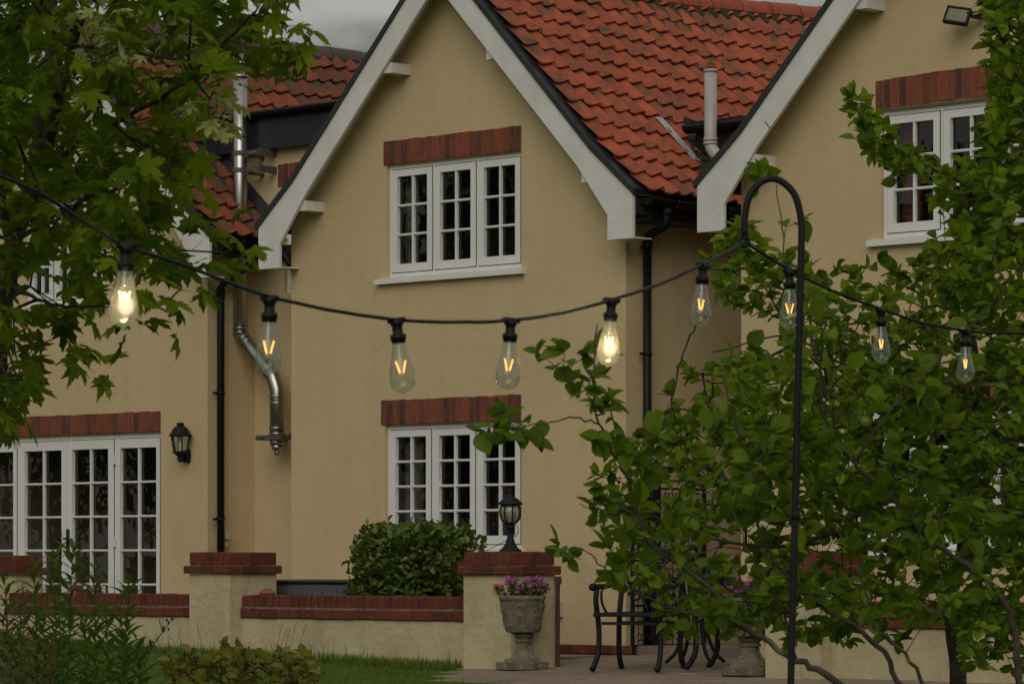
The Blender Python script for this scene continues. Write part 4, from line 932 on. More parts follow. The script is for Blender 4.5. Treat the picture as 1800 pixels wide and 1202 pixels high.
# ------------------------------------------------------------------ near apple tree (blurred, big leaves)
r = random.Random(41)
D = 10.9; b0 = at(1790, 0, D); 
nr_ = empty('apple_tree', (b0.x, D, ZL), 0, 'near apple tree with large round leaves and curved bare branches at lower right', 'tree')
tr = Tree(41, .06)
tr.limb([(b0.x, D, ZL - .02)] + PX([(1795, 1330), (1792, 1200)], D), .028, .02)
tr.limb(PX([(1792, 1200), (1782, 1100), (1745, 1035), (1675, 975), (1610, 930), (1565, 870), (1500, 810), (1455, 740), (1442, 640), (1455, 540)], D), .011, .0035, 1)
tr.limb([at(1795, 1330, D)] + PX([(1600, 1330), (1480, 1205, 10.7), (1400, 1158, 10.7), (1310, 1105, 10.7), (1250, 1085, 10.7), (1180, 1068, 10.7), (1120, 1040, 10.7)], D), .014, .004, 1)
tr.limb(PX([(1310, 1105, 10.7), (1245, 1030, 10.6), (1140, 950, 10.6), (1112, 860, 10.6), (1075, 790, 10.6), (1045, 710, 10.6), (1050, 570, 10.6)], 10.7), .0085, .002, 1)
tr.limb([at(1600, 1330, D)] + PX([(1585, 1210, 11.0), (1530, 1120, 11.0), (1440, 1065, 11.0), (1375, 1005, 11.0), (1335, 935, 11.0), (1325, 840, 11.0), (1345, 790, 11.0)], D), .010, .003, 1)
tr.limb([at(1600, 1330, D)] + PX([(1640, 1250, 11.2), (1600, 1160, 11.2), (1540, 1100, 11.3), (1510, 1000, 11.4)], D), .009, .003, 1)
tr.limb(PX([(1055, 745, 10.6), (1000, 735, 10.6), (950, 745, 10.6), (880, 765, 10.6)], 10.6), .003, .0014, 1)
tr.limb(PX([(1120, 1040, 10.7), (1080, 1020, 10.7), (1040, 975, 10.7), (1010, 960, 10.7)], 10.6), .003, .0014, 1)
tr.limb(PX([(1120, 900, 10.6), (1060, 905, 10.6), (1020, 885, 10.6)], 10.6), .003, .0014, 1)
tr.limb(PX([(1485, 800, 10.9), (1440, 640, 10.8), (1405, 540, 10.8), (1380, 440, 10.8), (1365, 320, 10.8)], D), .0045, .0015, 1)
tr.limb(PX([(1400, 1158, 10.7), (1370, 1060, 10.5), (1320, 980, 10.4), (1290, 900, 10.4)], 10.7), .004, .002, 1)
tr.limb(PX([(1325, 840, 11.0), (1290, 740, 11.0), (1270, 650, 11.0)], 11.0), .0028, .0014, 1)
tr.limb(PX([(1500, 810), (1560, 730, 10.9), (1640, 640, 11.0), (1720, 560, 11.1), (1790, 470, 11.1)], D), .005, .002, 1)
def poly_att(lst):
    o = []
    for (x, y, w_, h_, n_, d_) in lst:
        for i in range(max(3, int(n_ * .48))): o.append(at(x + r.gauss(0, w_), y + r.gauss(0, h_), d_ + r.uniform(-.25, .25)))
    return o
att = poly_att([(1045, 640, 12, 45, 7, 10.6), (980, 640, 22, 25, 5, 10.6), (1060, 720, 35, 30, 12, 10.6), (1090, 800, 45, 30, 16, 10.6), (900, 765, 28, 12, 6, 10.6), (890, 740, 20, 12, 4, 10.6), (1120, 860, 40, 40, 14, 10.6), (1050, 890, 28, 22, 7, 10.6), (1090, 950, 40, 25, 8, 10.7), (1030, 990, 25, 25, 6, 10.7), (1130, 1020, 35, 25, 4, 10.7),
    (1200, 880, 55, 50, 17, 10.6), (1250, 1000, 50, 40, 12, 10.6), (1180, 1080, 40, 20, 5, 10.7), (1370, 330, 25, 30, 4, 10.8), (1390, 470, 38, 45, 9, 10.8), (1440, 580, 40, 50, 14, 10.8), (1280, 720, 40, 50, 12, 11.0), (1340, 740, 50, 60, 20, 11.0), (1440, 730, 60, 60, 22, 10.9), (1530, 700, 60, 60, 18, 10.9),
    (1560, 820, 90, 60, 28, 10.9), (1700, 700, 90, 90, 30, 11.1), (1720, 880, 70, 70, 28, 11.0), (1400, 860, 70, 50, 24, 10.9), (1480, 980, 60, 40, 16, 10.9), (1330, 880, 50, 40, 16, 11.0), (1620, 1000, 60, 40, 16, 11.0), (1750, 1040, 50, 60, 14, 10.9), (1430, 1080, 50, 40, 8, 10.9), (1600, 1130, 60, 30, 8, 11.1), (1770, 500, 40, 80, 14, 11.1)])
tr.grow(att, .4)
lv = Leaves('ovate'); allc = [c for c, b in tr.chains if not b]
leaf_on(tr, lv, allc, .034, .058, .075, r, nup=.55, clus=3, droop=.05, sv=.38)
settle(tr.mesh('trunk', M['bark'], nr_, tipr=.0014), nr_); settle(lv.build('crown', M['leaf_near'], nr_), nr_)
for x, y in ((1068, 955), (1028, 998), (1600, 770)):
    mb = MB(); p = tr.pos[tr.nearest(at(x, y, 10.6))]; mb.lathe([(.0, .0), (.010, .003), (.016, -.004), (.018, -.014), (.014, -.026), (.006, -.031), (0, -.029)], tuple(p), 12)
    settle(mb.build('fruit', M['fruit'], nr_, True), nr_)
print('near leaves', len(lv.items))
# ------------------------------------------------------------------ shepherd's hook
D = 9.8
pc = PX([(1388, 1300), (1390, 1202), (1400, 800), (1409, 420), (1408, 385), (1398, 345), (1378, 322), (1357, 314), (1335, 322), (1316, 348), (1309, 385), (1309, 412)], D)
pc[0] = Vector((pc[0].x, D, ZL - .1))
hk = empty('shepherd_hook', (pc[0].x, D, ZL), 0, 'tall black shepherd hook pole carrying the string lights', 'garden hook')
mb = MB(); mb.tube([pc[0], pc[1], pc[2], pc[3]] + bez(pc[3:], 6)[1:], .0098, 12); settle(mb.build('pole', M['iron'], hk, True), hk)
mb = MB(); mb.tube(bez(PX([(1309, 408), (1301, 422), (1303, 432), (1311, 434), (1316, 426), (1313, 416)], D), 4), .0045, 8); settle(mb.build('hook_end', M['iron'], hk, True), hk); mb = MB(); p = at(1398, 905, D); mb.tube([p - Vector((0, 0, .012)), p + Vector((0, 0, .012))], .0125, 12); settle(mb.build('pole_joint', M['iron'], hk, True), hk)
# ------------------------------------------------------------------ string lights
BL = [(222, 432, 7.1, .04, False, 'leftmost bulb of the string, shining brightly in front of the maple leaves', 22),
      (474, 524, 7.6, .02, True, 'clear filament bulb hanging in front of the steel flue and recess', 0),
      (697, 563, 7.95, -.10, True, 'clear filament bulb tilting left below the upper middle window, just left of its centre', 10),
      (898, 563, 8.35, .06, True, 'clear filament bulb hanging straight between the two middle windows, left of the brightly lit bulb', 30),
      (1075, 528, 8.8, .07, False, 'brightly shining bulb near the right corner of the middle gable wall', 25),
      (1236, 466, 9.35, .09, True, 'clear filament bulb nearest the hook on its left side, in front of the drainpipe recess', 50),
      (1388, 476, 9.9, .0, True, 'clear filament bulb partly hidden by the black hook pole', 15),
      (1549, 545, 10.1, .0, True, 'clear filament bulb right of the pole against dark leaves, second last of the string', 55),
      (1697, 581, 10.3, .0, True, 'clear filament bulb at the right end of the string against dark leaves', 60)]
cab = PX([(-60, 285, 6.7), (60, 335, 6.85), (140, 385, 6.95), (215, 430, 7.1), (300, 458, 7.25), (390, 492, 7.4), (474, 521, 7.6), (580, 545, 7.75), (697, 562, 7.95), (800, 566, 8.15), (897, 563, 8.35), (990, 550, 8.6), (1075, 527, 8.8), (1160, 499, 9.1), (1236, 464, 9.35), (1308, 426, 9.8)], 8)
cab2 = PX([(1308, 426, 9.8), (1388, 474, 9.9), (1460, 510, 10.0), (1549, 543, 10.1), (1620, 567, 10.2), (1697, 581, 10.3), (1760, 585, 10.4), (1900, 585, 10.6)], 10)
rc = random.Random(4); mb = MB(); cp = bez(cab, 5)
cp = [p + Vector((0, 0, rc.uniform(-.0006, .0006))) for p in cp]
mb.tube(cp, .0042, 8); mb.tube([p + Vector((0, 0, rc.uniform(-.0006, .0006))) for p in bez(cab2, 5)], .0042, 8)
tag(mb.build('light_cable', M['black'], None, True), 'black cable of the string lights sagging across the picture over the hook', 'cable')
def make_bulb(hot):
    r_ = empty('string_light_bulb')
    mb = MB(); mb.bbox(-.0205, .0205, -.011, .011, -.006, .006, .002); mb.lathe([(0, .004), (.014, .004), (.0155, -.004), (.0155, -.011), (.012, -.013), (.012, -.028), (.013, -.029), (.013, -.032), (.0185, -.033), (.0185, -.045), (.0165, -.0455), (.0165, -.053), (0, -.053)], n=20); mb.build('socket', M['black'], r_, True)
    mb = MB(); g = [(.0145, -.052), (.0155, -.060), (.018, -.075), (.022, -.092), (.0265, -.112), (.0292, -.128), (.0298, -.138), (.0285, -.148), (.024, -.157), (.0165, -.163), (.009, -.1665), (.005, -.1675), (.0035, -.171), (0, -.172)]
    mb.lathe(g, n=28); mb.lathe([(.0035, -.053), (.003, -.075), (.0055, -.080), (.0025, -.084), (0, -.084)], n=10); mb.build('glass', M['bulb_lit'] if hot else M['bulb'], r_, True)
    for sg in (-1, 1):
        mb = MB(); mb.tube([(sg * .0115, 0, -.094), (sg * .0042, .0, -.122)], .0013, 8); mb.build('filament', M['filament_hot' if hot else 'filament'], r_)
    mb = MB(); mb.tube([(-.0115, 0, -.094), (0, 0, -.082), (.0115, 0, -.094)], .0005, 5); mb.tube([(-.0042, 0, -.122), (0, 0, -.127), (.0042, 0, -.122)], .0005, 5); mb.build('filament_wire', M['iron'], r_)
    if hot:
        mb = MB(); mb.lathe([(0, -.100), (.010, -.103), (.018, -.112), (.021, -.124), (.018, -.136), (.010, -.145), (0, -.148)], (.004, 0, 0), 20); mb.build('glow', M['core'], r_, True)
    return r_
proto = make_bulb(False); hotp = make_bulb(True); used = {}
for (x, y, D, tilt, dim, lab, tw) in BL:
    src = proto if dim else hotp
    o = src if src.name not in used else copy_tree(src); used[src.name] = 1
    o.location = at(x, y, D); o.rotation_euler = (0, -tilt * -1, R(tw)); o.scale = ((.96 if x < 1500 else .88),) * 3
    tag(o, lab, 'light bulb', 'bulbs on the string lights')
    if not dim:
        l = bpy.data.lights.new('bulb_light', 'POINT'); l.energy = 1.2; l.color = (1, .75, .42); l.shadow_soft_size = .012
        lo = bpy.data.objects.new('bulb_light', l); col.objects.link(lo); lo.parent = o; lo.location = (0, 0, -.115)
# ------------------------------------------------------------------ pillar lantern
def pillar_lantern():
    s = hs(897, -1.66); z0 = .850; r_ = empty('pillar_lantern', loc(s, -1.66, z0), HZ, 'black pedestal lantern standing on the brick capped middle pillar', 'garden lantern'); k = .49 / 113
    mb = MB(); mb.lathe([(.085, 0), (.085, .012), (.070, .020), (.055, .035), (.040, .060), (.028, .095), (.022, .125), (.022, .175), (.034, .18), (.034, .19), (.022, .195), (.022, .205), (.05, .212), (.052, .222), (0, .222)], n=20); mb.build('pedestal', M['iron'], r_, True)
    mb = MB(); mb.lathe([(.046, .222), (.066, .245), (.076, .28), (.078, .31), (.070, .34), (.062, .352)], n=24); mb.build('glass', bulbglass('lantern_glass', (.9, .88, .8), 1, .42, (.42, .39, .30)), r_, True)
    mb = MB()
    for q in range(8):
        a = 2 * math.pi * q / 8 + .2; mb.tube([((rr_ + .002) * math.cos(a), (rr_ + .002) * math.sin(a), z) for rr_, z in ((.048, .222), (.068, .245), (.078, .28), (.080, .31), (.072, .34), (.064, .352))], .006, 6)
    mb.build('cage', M['iron'], r_, True)
    mb = MB(); mb.lathe([(.060, .350), (.094, .356), (.096, .368), (.084, .375), (.070, .392), (.045, .410), (.026, .418), (.026, .425), (.016, .432), (.014, .440), (.020, .450), (.015, .468), (.006, .485), (0, .492)], n=24); mb.build('roof_cap', M['iron'], r_, True)
    mb = MB(); mb.lathe([(.013, .225), (.013, .26), (.026, .28), (.027, .30), (.016, .33), (0, .335)], n=14); mb.build('bulb', M['whitep'], r_, True)
    mb = MB(); mb.tube(bez([(.05, -.02, .20), (.075, 0, .19), (.07, .01, .14), (.04, 0, .11), (-.05, -.03, .07), (-.13, -.06, .03), (-.18, -.08, .004)], 5), .003, 5); mb.build('cord', M['iron'], r_, True)
pillar_lantern()
# ------------------------------------------------------------------ stone urns with flowers
def flowers(par, zc, rad, lab=None, seed=3, n=70, mag=.6):
    r = random.Random(seed); lf = Leaves('ovate'); st = MB(); pa = Leaves('petal'); pb = Leaves('petal')
    for i in range(n):
        a = r.uniform(0, 6.28); q = rad * math.sqrt(r.random()); right = r.random() < .6
        p0 = Vector((q * .7 * math.cos(a), q * .7 * math.sin(a), zc - .02)); hgt = r.uniform(.02, .115) * (1.25 if math.cos(a) > -.2 else .7)
        p1 = Vector((q * 1.45 * math.cos(a), q * 1.2 * math.sin(a), zc + hgt)); st.tube([p0, (p0 + p1) / 2 + Vector((0, 0, .02)), p1], .0012, 4, False)
        for k in range(6):
            t = r.random(); lf.add(p0.lerp(p1, t), rv(r), Vector((0, 0, 1)) + rv(r, .6), r.uniform(.02, .035))
        if r.random() < .62:
            tgt = pa if (math.cos(a) > -.35 or q < rad * .3) else pb
            for k in range(14):
                dd = rv(r).normalized(); dd.z = abs(dd.z); tgt.add(p1 + dd * .017, dd.orthogonal(), dd + rv(r, .2), .020)
    f = lf.build('foliage', M['leaf_weed'], par); st.build('stems', M['leaf_weed'], par)
    pa.build('magenta_flowers', M['magenta'], par); pb.build('pink_flowers', M['pink'], par)
def urn(x, ybase, t, lab, scl=1.0, seed=3, tz=None):
    s = hs(x, t); r_ = empty('stone_urn', loc(s, t, zt(t) + .004), HZ, lab, 'urn')
    k = scl * dep(s, t) / F          # metres per photo pixel at that distance
    mb = MB(); hw = 38 * k; mb.prism([(0, 0)], 0, 0) if 0 else None
    n = 8
    mb.lathe([(0, 0), (50 * k, 0), (50 * k, 12 * k), (36 * k, 13 * k), (34 * k, 17 * k), (24 * k, 26 * k), (18 * k, 38 * k), (16 * k, 47 * k)], n=8)
    mb.lathe([(16 * k, 47 * k), (19 * k, 48 * k), (19 * k, 51 * k), (16 * k, 53 * k), (20 * k, 58 * k), (21 * k, 61 * k), (13 * k, 65 * k)], n=16); base = mb.build('pedestal', M['stone'], r_)
    mb = MB(); P_ = [(0, 64 * k), (30 * k, 64 * k), (32 * k, 66 * k), (34 * k, 78 * k), (37 * k, 98 * k), (38.5 * k, 115 * k), (39 * k, 121 * k), (41 * k, 122 * k), (41 * k, 129 * k), (36 * k, 129 * k), (35 * k, 122 * k), (0, 122 * k)]
    mb.lathe(P_, n=32)
    # carved relief: scrolls and garlands
    rq = random.Random(seed)
    for q in range(8):
        a0 = 2 * math.pi * q / 8
        for sg in (-1, 1):
            pts = []
            for j in range(16):
                u_ = j / 15; an = a0 + sg * (.10 + .19 * math.sin(u_ * 7) * (1 - u_ * .6)); zz = (72 + 42 * u_) * k; rad = (32.5 + 5.6 * u_) * k; pts.append((rad * math.cos(an), rad * math.sin(an), zz))
            mb.tube(pts, 1.5 * k, 5)
        for j in range(7):
            an = a0 + rq.uniform(-.3, .3); zz = rq.uniform(88, 116) * k; rad = (33.5 + (zz / k - 72) * .13) * k; sz = rq.uniform(1.5, 2.8) * k
            mb.lathe([(0, sz), (sz * .8, sz * .5), (sz, 0), (sz * .8, -sz * .5), (0, -sz)], (rad * math.cos(an), rad * math.sin(an), zz), 6)
    mb.build('bowl', M['stone'], r_, True)
    mb = MB(); mb.lathe([(0, 124 * k), (35 * k, 123.5 * k)], n=20); mb.build('soil', M['moss'], r_)
    flowers(r_, 127 * k, 38 * k, seed=seed, n=150)
    return r_
def gpt(x, y):
    z = 0
    for _ in range(12):
        D = (H - z) * F / (y - YH); X = (x - 900) * D / F; t = (X - P0[0]) * V[0] + (D - P0[1]) * V[1]; z = zt(t)
    return Vector((X, D, z + .004)), t

tu = gpt(918, 1185)[1]
urn(918, 1185, tu, 'carved stone urn full of magenta flowers in front of the middle pillar')
tu = gpt(1318, 1196)[1]
urn(1318, 1196, tu, 'second stone urn of pink flowers half hidden by branches at right', 1.05, 9)
# ------------------------------------------------------------------ garden chairs and table
def make_chair():
    r_ = empty('garden_chair')
    m = M['iron']; w2 = .245
    mb = MB(); mb.bbox(-w2, w2, -.24, .22, .400, .428, .006)
    for i in range(9): x = -.2 + i * .05; mb.box(x - .008, x + .008, -.22, .20, .426, .432)
    mb.box(-w2 + .03, w2 - .03, -.22, -.20, .34, .362); mb.box(-w2 + .03, w2 - .03, .17, .19, .34, .362); mb.build('seat', m, r_)
    for sx in (-1, 1):
        mb = MB(); x = sx * w2
        mb.tube(bez([(x, -.24, .60), (x, -.26, .52), (x, -.23, .42), (x, -.20, .30), (x, -.21, .14), (x * 1.04, -.27, .04), (x * 1.04, -.30, .015)], 5), [.0215] * 30 + [.024], 8)
        mb.lathe([(0, .022), (.018, .014), (.022, 0), (.018, -.014), (0, -.022)], (x * 1.04, -.30, .024), 10); mb.lathe([(.024, .40), (.028, .405), (.028, .42), (.024, .43)], (x, -.235, 0), 8); mb.build('leg', m, r_, True)
        mb = MB(); mb.tube(bez([(x, .20, .44), (x, .19, .30), (x, .19, .14), (x * 1.02, .23, .05), (x * 1.02, .26, .015)], 5), .0215, 8); mb.lathe([(0, .02), (.018, .01), (.02, 0), (.018, -.012), (0, -.018)], (x * 1.02, .26, .02), 10); mb.build('leg', m, r_, True)
        mb = MB(); mb.tube(bez([(x * .93, .24, .70), (x, .17, .655), (x * 1.05, .0, .625), (x * 1.08, -.20, .62), (x * 1.10, -.30, .615)], 5), [.020] * 16 + [.026, .030, .030, .027, .016], 8)
        mb.tube(bez([(x, -.06, .43), (x, -.14, .50), (x, -.15, .58), (x, -.10, .62)], 4), .010, 6); mb.build('armrest', m, r_, True)
    mb = MB()
    for sx in (-1, 1):
        mb.tube(bez([(sx * w2, .20, .42), (sx * w2 * .97, .235, .62), (sx * w2 * .86, .27, .78), (sx * w2 * .5, .29, .87), (0, .295, .90)], 5), .0215, 8)
        for (cx, cz, rr_, tn) in ((.13, .55, .055, 1), (.11, .68, .06, -1), (.06, .79, .045, 1), (.17, .64, .03, 1)):
            pts = []
            for j in range(20):
                a = j * .42 * tn; q = rr_ * (1 - j / 26); pts.append((sx * (cx + q * math.cos(a)), .215 + (cz - .45) * .18, cz + q * math.sin(a)))
            mb.tube(pts, .010, 5)
        mb.tube(bez([(sx * .02, .21, .44), (sx * .10, .24, .60), (sx * .02, .26, .72), (sx * .09, .285, .85)], 5), .009, 5)
    mb.build('backrest', m, r_, True); return r_
ch = make_chair(); p = gpt(1125, 1189)[0]; ch.location = p; ch.rotation_euler = (0, 0, R(-24)); tag(ch, 'black cast metal armchair on the paving nearest the middle pillar', 'chair', 'cast metal garden chairs on the terrace')
c2 = copy_tree(ch); c2.location = gpt(1285, 1188)[0]; c2.rotation_euler = (0, 0, R(68)); tag(c2, 'black cast metal armchair mostly hidden behind the leaves beside the second urn', 'chair')
def table():
    p = gpt(1222, 1178)[0]; r_ = empty('garden_table', p, 0, 'round black metal table between the two garden chairs', 'table')
    mb = MB(); mb.lathe([(0, .66), (.30, .66), (.315, .655), (.315, .64), (.30, .632), (0, .632)], n=36); mb.build('tabletop', M['iron'], r_)
    for k in range(4):
        a = R(25) + k * math.pi / 2; c, s = math.cos(a), math.sin(a); mb = MB(); mb.tube(bez([(.2 * c, .2 * s, .635), (.16 * c, .16 * s, .45), (.10 * c, .10 * s, .28), (.16 * c, .16 * s, .10), (.25 * c, .25 * s, .015)], 5), .014, 8); mb.build('leg', M['iron'], r_, True)
table()
# ------------------------------------------------------------------ wrought iron gate panel along the side wall
def iron_panel():
    s = g1.w1 + .10; t0 = ht(1112, s); t1_ = ht(1238, s); z0 = .10; z1 = 1.36
    r_ = empty('iron_gate', loc(s, t0, 0), HZ, 'black wrought iron scrollwork gate beside the drainpipe behind the chair', 'gate'); w_ = t1_ - t0
    mb = MB()
    for t in (0, w_ * .30, w_ * .36, w_): mb.box(-.012, .012, t - .012, t + .012, z0 - .08, z1 + .03)
    for z in (z0, .42, .78, 1.1, z1): mb.box(-.009, .009, .012, w_ - .012, z - .009, z + .009)
    mb.build('frame', M['iron'], r_)
    mb = MB()
    for z in (.16, .31, .50, .68, .86, 1.02, 1.16, 1.29):
        for c in (.12, .24, .50, .64, .78, .90):
            for sg in (-1, 1):
                pts = []
                for j in range(14):
                    a = j * .45; q = .045 * (1 - j / 18); pts.append((0, c * w_ + sg * (.0 + q * math.cos(a)) + sg * .02, z + q * math.sin(a) * (1 if sg > 0 else 1)))
                mb.tube(pts, .0045, 4)
    for c in (.08, .18, .26, .45, .55, .66, .78, .9): mb.tube([(0, c * w_, z0), (0, c * w_, z1)], .0045, 4)
    mb.tube(bez([(0, 0, z1), (0, w_ * .5, z1 + .28), (0, w_, z1)], 8), .010, 6); mb.tube(bez([(0, w_ * .1, z1), (0, w_ * .5, z1 + .16), (0, w_ * .9, z1)], 8), .006, 6)
    mb.build('scrollwork', M['iron'], r_, True)
iron_panel()
# ------------------------------------------------------------------ storage box, fence stub, hedge
def storage():
    t = -1.15; s0 = hs(470, t); s1 = hs(612, t); z = hz(s0, t, 1018); r_ = empty('storage_box', loc(0, 0, 0), HZ, 'grey plastic storage box with dark lid behind the low wall', 'storage box')
    mb = MB(); mb.bbox(s0, s1, t, t + .5, .02, z - .035, .008)
    x = s0 + .03
    while x < s1 - .02: mb.box(x, x + .045, t - .008, t - .001, .05, z - .07); x += .06
    mb.build('body', M['box'], r_); mb = MB(); mb.bbox(s0 - .02, s1 + .02, t - .02, t + .52, z - .034, z, .012); mb.build('lid', M['slate'], r_)
storage()
mb = MB(); t = -1.3; s0 = hs(794, t); s1 = hs(832, t); zt = hz(s0, t, 972)
mb.bbox(s0 - .04, s0 + .03, t, t + .06, .02, zt + .01, .012); mb.box(s0 + .03, s1 + .05, t + .015, t + .04, .04, .25); mb.box(s0 + .03, s1 + .05, t + .015, t + .04, .27, .46); mb.box(s0 + .03, s1 + .05, t + .015, t + .04, .48, zt - .06)
tag(mb.build('wooden_fence', M['wood'], None, False, loc(0, 0, 0), HZ), 'short brown timber fence end between the hedge and the middle pillar', 'fence')
def hedge():
    r = random.Random(5); t = -1.28; s0, s1 = hs(622, t), hs(818, t); zt = hz((s0 + s1) / 2, t, 932); zb = .1; r_ = empty('hedge_shrub', loc((s0 + s1) / 2, t + .1, 0), HZ, 'clipped dark evergreen shrub with glossy leaves behind the low wall', 'shrub')
    lv = Leaves('ovate'); st = MB(); hw = (s1 - s0) / 2 * .90; hd = .25; hh = (zt - zb) / 2; zc = (zt + zb) / 2
    for i in range(7000):
        d = rv(r).normalized(); e = 7.0; n_ = (abs(d.x) ** e + abs(d.y) ** e + abs(d.z) ** e) ** (1 / e); q = (r.uniform(.80, 1.03) if i < 5000 else r.uniform(.3, .8)) * (1 + .05 * math.sin(d.x * 9 + d.z * 7))
        if r.random() < .05: q *= 1.09
        p = Vector((d.x / n_ * hw * q, d.y / n_ * hd * q, zc + d.z / n_ * hh * q))
        lv.add(p, d + rv(r, .6) + Vector((0, 0, .3)), Vector((0, 0, .8)) + d + rv(r, .45), r.uniform(.045, .08))
    for i in range(60):
        a = r.uniform(0, 6.28); p0 = Vector((.05 * math.cos(a), .05 * math.sin(a), 0)); p1 = Vector((r.uniform(-1, 1) * hw * .9, r.uniform(-1, 1) * hd * .9, zc + r.uniform(-.6, .95) * hh)); st.tube([p0, (p0 + p1) / 2 + rv(r, .02), p1], [.010, .005, .002], 5)
    # a few sprigs poking out at the left
    for i in range(3):
        p = Vector((-hw * 1.02, -.1, zc - hh * .2 + i * .03))
        for k in range(7): lv.add(p + Vector((-.02 * k, 0, .006 * k)), Vector((-.6, r.uniform(-.5, .5), r.uniform(-.6, .8))), Vector((0, 0, 1)) + rv(r, .4), .05)
    st.build('stems', M['bark'], r_, True); lv.build('foliage', M['leaf_hedge'], r_)
hedge()
# saucer on wall, flower pot behind wall
mb = MB(); s = hs(470, -1.65); mb.lathe([(.055, 0), (.07, .012), (.06, .028), (.03, .042), (.035, .05), (0, .052)], n=20); tag(mb.build('clay_saucer', M['terracotta'], None, True, loc(s, -1.65, .502), HZ), 'small upturned terracotta dish on the low wall beside the left pillar', 'dish')
def redpot():
    t = -1.35; s = hs(150, t); r = random.Random(8); r_ = empty('flower_pot', loc(s, t, 0), HZ, 'red and white flowers behind the low wall in front of the french doors', 'potted flowers')
    mb = MB(); mb.lathe([(0, .02), (.14, .02), (.19, .38), (.2, .42), (.18, .42), (.17, .38), (0, .38)], n=20); mb.build('pot', M['terracotta'], r_, True)
    lf = Leaves('ovate'); pa = Leaves('petal'); pb = Leaves('petal')
    for i in range(240): a = r.uniform(0, 6.28); q = r.uniform(0, .30); lf.add(Vector((q * math.cos(a) * 1.2, q * math.sin(a) * .8, .40 + r.uniform(0, .12) * (1.2 - q * 2))), rv(r), Vector((0, 0, 1)) + rv(r, .5), .035)
    for i in range(24):
        a = r.uniform(0, 6.28); q = r.uniform(0, .30); c = Vector((q * math.cos(a) * 1.3, q * math.sin(a) * .8, .50 + r.uniform(-.02, .06)))
        for k in range(7): d = rv(r).normalized(); (pa if c.x < .1 else pb).add(c + d * .015, d.orthogonal(), d, .022)
    lf.build('foliage', M['leaf_weed'], r_); pa.build('red_flowers', M['red'], r_); pb.build('white_flowers', M['whitep'], r_)
redpot()
# ------------------------------------------------------------------ weeds at lower left
r = random.Random(61)
stems = [(60, 985, 14.5), (95, 975, 14.8), (128, 962, 14.2), (165, 990, 14.6), (228, 1020, 14.4), (185, 1065, 14.9), (8, 1010, 14.3), (35, 1060, 14.9), (75, 1075, 15.2), (110, 1060, 15.2), (150, 1080, 15.3), (210, 1090, 15.1), (240, 1120, 15.0), (20, 1110, 14.0), (100, 1120, 13.8), (170, 1140, 13.9)]
ORD = ['leftmost', 'second', 'third', 'fourth', 'fifth', 'sixth', 'seventh', 'eighth', 'ninth', 'tenth', 'eleventh', 'twelfth', 'thirteenth', 'fourteenth', 'fifteenth', 'sixteenth', 'seventeenth', 'eighteenth', 'nineteenth', 'twentieth']
for i, (x, y, D) in enumerate(stems):
    tp = at(x, y, D); bs = Vector((tp.x + r.uniform(-.05, .05), D + r.uniform(-.1, .1), ZL)); h = tp.z - ZL
    root = empty('leafy_weed', bs, 0, 'upright green weed stem with narrow leaves, %s from the left in the lower left corner' % ORD[sorted(q[0] for q in stems).index(x)], 'weed', 'leafy weed stems at the lower left')
    mid = (tp - bs) / 2 + Vector((r.uniform(-.02, .02), 0, 0)); top_ = tp - bs; P_ = bez([Vector((0, 0, 0)), mid, top_], 10); mb = MB(); mb.tube(P_, [.0055 - .004 * k / (len(P_) - 1) for k in range(len(P_))], 6); mb.build('stem', M['leaf_weed'], root, True)
    lv = Leaves('lance'); a = 0; n_ = int(h / .011)
    for k in range(n_):
        u_ = k / n_; q = P_[min(int(u_ * (len(P_) - 1)), len(P_) - 2)]; q2 = P_[min(int(u_ * (len(P_) - 1)) + 1, len(P_) - 1)]; f_ = u_ * (len(P_) - 1) % 1; p = q.lerp(q2, f_); a += 2.39
        sz = (.165 * (1 - u_ * .6) + .02) * r.uniform(.7, 1.2); up = .35 + .9 * u_; lv.add(p, Vector((math.cos(a), math.sin(a), up * r.uniform(.6, 1.2))), Vector((0, 0, 1)) + rv(r, .2), sz)
    lv.build('leaves', M['leaf_weed'], root)
# reddish dock-like spikes at the far left
for i, (x, y, D) in enumerate([(12, 1040, 13.6), (40, 1020, 13.9), (58, 1100, 13.7), (90, 1110, 13.6), (5, 1080, 13.4)]):
    tp = at(x, y, D); bs = Vector((tp.x, D, ZL)); root = empty('dock_weed', bs, 0, 'reddish brown seeding weed stalk, %s from the left edge' % ['second', 'third', 'fourth', 'fifth', 'first'][i], 'weed', 'reddish seed stalks at the lower left'); lv = Leaves('petal'); mb = MB(); h = tp.z - ZL
    mb.tube([(0, 0, 0), (.01, 0, h * .5), (0, 0, h)], [.004, .003, .0015], 5)
    for k in range(160): z = h * r.uniform(.45, 1); q = .05 * (1.25 - z / h) * 2.2; lv.add(Vector((r.gauss(0, q * .5), r.gauss(0, q * .5), z)), rv(r), rv(r), .012)
    for k in range(14): lv2 = None
    mb.build('stem', M['berry'], root, True); lv.build('seed_heads', M['berry'], root)
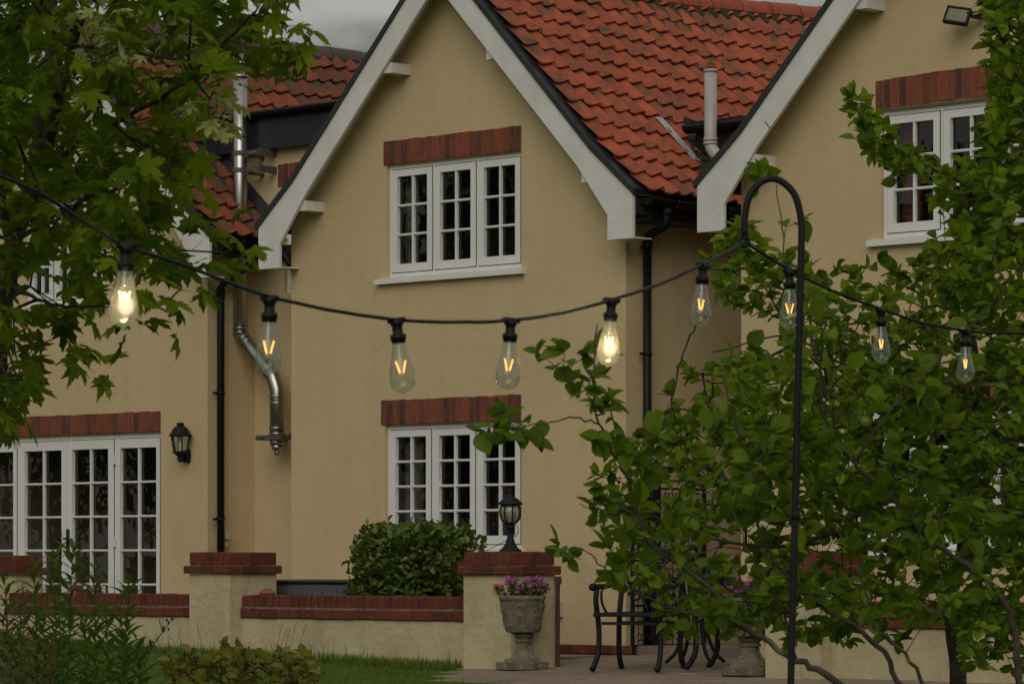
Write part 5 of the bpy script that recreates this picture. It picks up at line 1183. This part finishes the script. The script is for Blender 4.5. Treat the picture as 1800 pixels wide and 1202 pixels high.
# dry bent stalk
tp = at(262, 1085, 14.0); mb = MB(); q = PX([(232, 1260), (245, 1190), (268, 1135), (300, 1090)], 14.0); q[0].z = ZL - .0
bs = Vector(q[0]); mb.tube([p - bs for p in q], [.003, .003, .0025, .0015], 6)
for x, y, x2, y2 in ((285, 1110, 280, 1088), (268, 1135, 262, 1128), (258, 1160, 250, 1140)): mb.tube([at(x, y, 14) - bs, at(x2, y2, 14) - bs], .0018, 5)
for x, y in ((288, 1106), (266, 1130), (298, 1090)):
    for k in range(5): v_ = rv(r, .006); c = at(x, y, 14) - bs + v_; mb.lathe([(0, .008), (.005, .002), (.004, -.005), (0, -.007)], tuple(c), 5)
o = mb.build('dry_stalk', M['bark'], None, False, bs); tag(o, 'single dry brown stalk leaning right in front of the low wall', 'dry plant')
# berry shrub
def bramble():
    D = 15.0; b0 = at(420, 1260, D); b0.z = ZL; root = empty('berry_bush', b0, 0, 'low yellow green bush with dark red berry clusters in front of the lawn', 'shrub'); tr = Tree(5, .05)
    for x in (330, 400, 470, 530): tr.limb([b0, at(x * .5 + 210, 1230, D), at(x, 1190, D)], .006, .003)
    att = [at(r.uniform(290, 545), r.uniform(1150, 1215), D + r.uniform(-.25, .25)) for _ in range(80)]; tops = PX([(332, 1148), (345, 1160), (395, 1140), (405, 1150), (425, 1143), (440, 1150), (455, 1152), (490, 1150), (512, 1168), (540, 1180), (556, 1182), (370, 1170)], D); tr.grow(att + tops, .3)
    lv = Leaves('ovate'); allc = [c for c, b in tr.chains if not b]; leaf_on(tr, lv, allc, .035, .052, .05, r, nup=.5, clus=2); settle(lv.build('foliage', M['leaf_red'], root), root); settle(tr.mesh('stems', M['berry'], root, .0018), root)
    for p in tops + [r.choice(att) for _ in range(14)]:
        mb = MB()
        for k in range(11): c = p + Vector((r.gauss(0, .014), r.gauss(0, .014), r.gauss(.004, .011))); mb.lathe([(0, .0055), (.005, .002), (.0048, -.003), (0, -.0055)], tuple(c), 6)
        settle(mb.build('berry_cluster', M['berry'], root, True), root)
bramble()
# tall seeding grass stalks before the wall
mb = MB()
for i in range(34):
    s = r.uniform(-4.5, .5); t = TW - r.uniform(.05, .5); p = loc(s, t, gz(s, t)); h = r.uniform(.12, .34); q = p + Vector((r.uniform(-.16, .16), 0, h)); mb.tube([p, (p + q) / 2 + Vector((.005, 0, 0)), q], .0016, 4)
    for k in range(12): c = p.lerp(q, r.uniform(.7, 1)); blade(mb, c, .015, .012, r.uniform(0, 6.28), .0012)
tag(mb.build('seeding_grass', mat('dry_grass', (.16, .13, .06), (.10, .08, .04))), 'thin dry seeding grass standing before the low cream wall', 'grass', kind='stuff')
r = random.Random(77); lv = Leaves('ovate'); tk = MB()
wood_root = empty('garden_trees', (-24, 29, ZL), 0, 'dark garden trees beyond the left edge, seen mirrored in the window panes', 'trees'); wood_root['kind'] = 'stuff'
for k in range(7):
    cy = -11 + k * 3.6 + r.uniform(-.6, .6); cx = r.uniform(-2, 2); hh = r.uniform(6.5, 9.5); tk.tube([(cx, cy, 0), (cx + .2, cy, hh * .5), (cx, cy + .2, hh * .85)], [.22, .14, .05], 8)
    for i in range(900):
        d = rv(r).normalized() * r.uniform(.5, 1); p = Vector((cx + d.x * 2.1, cy + d.y * 2.3, hh * .56 + d.z * hh * .44)); lv.add(p, rv(r), rv(r) + Vector((0, 0, 1)), r.uniform(.35, .6))
tk.build('trunks', M['bark'], wood_root); lv.build('crowns', M['leaf_hedge'], wood_root)
print('objects', len(bpy.data.objects))
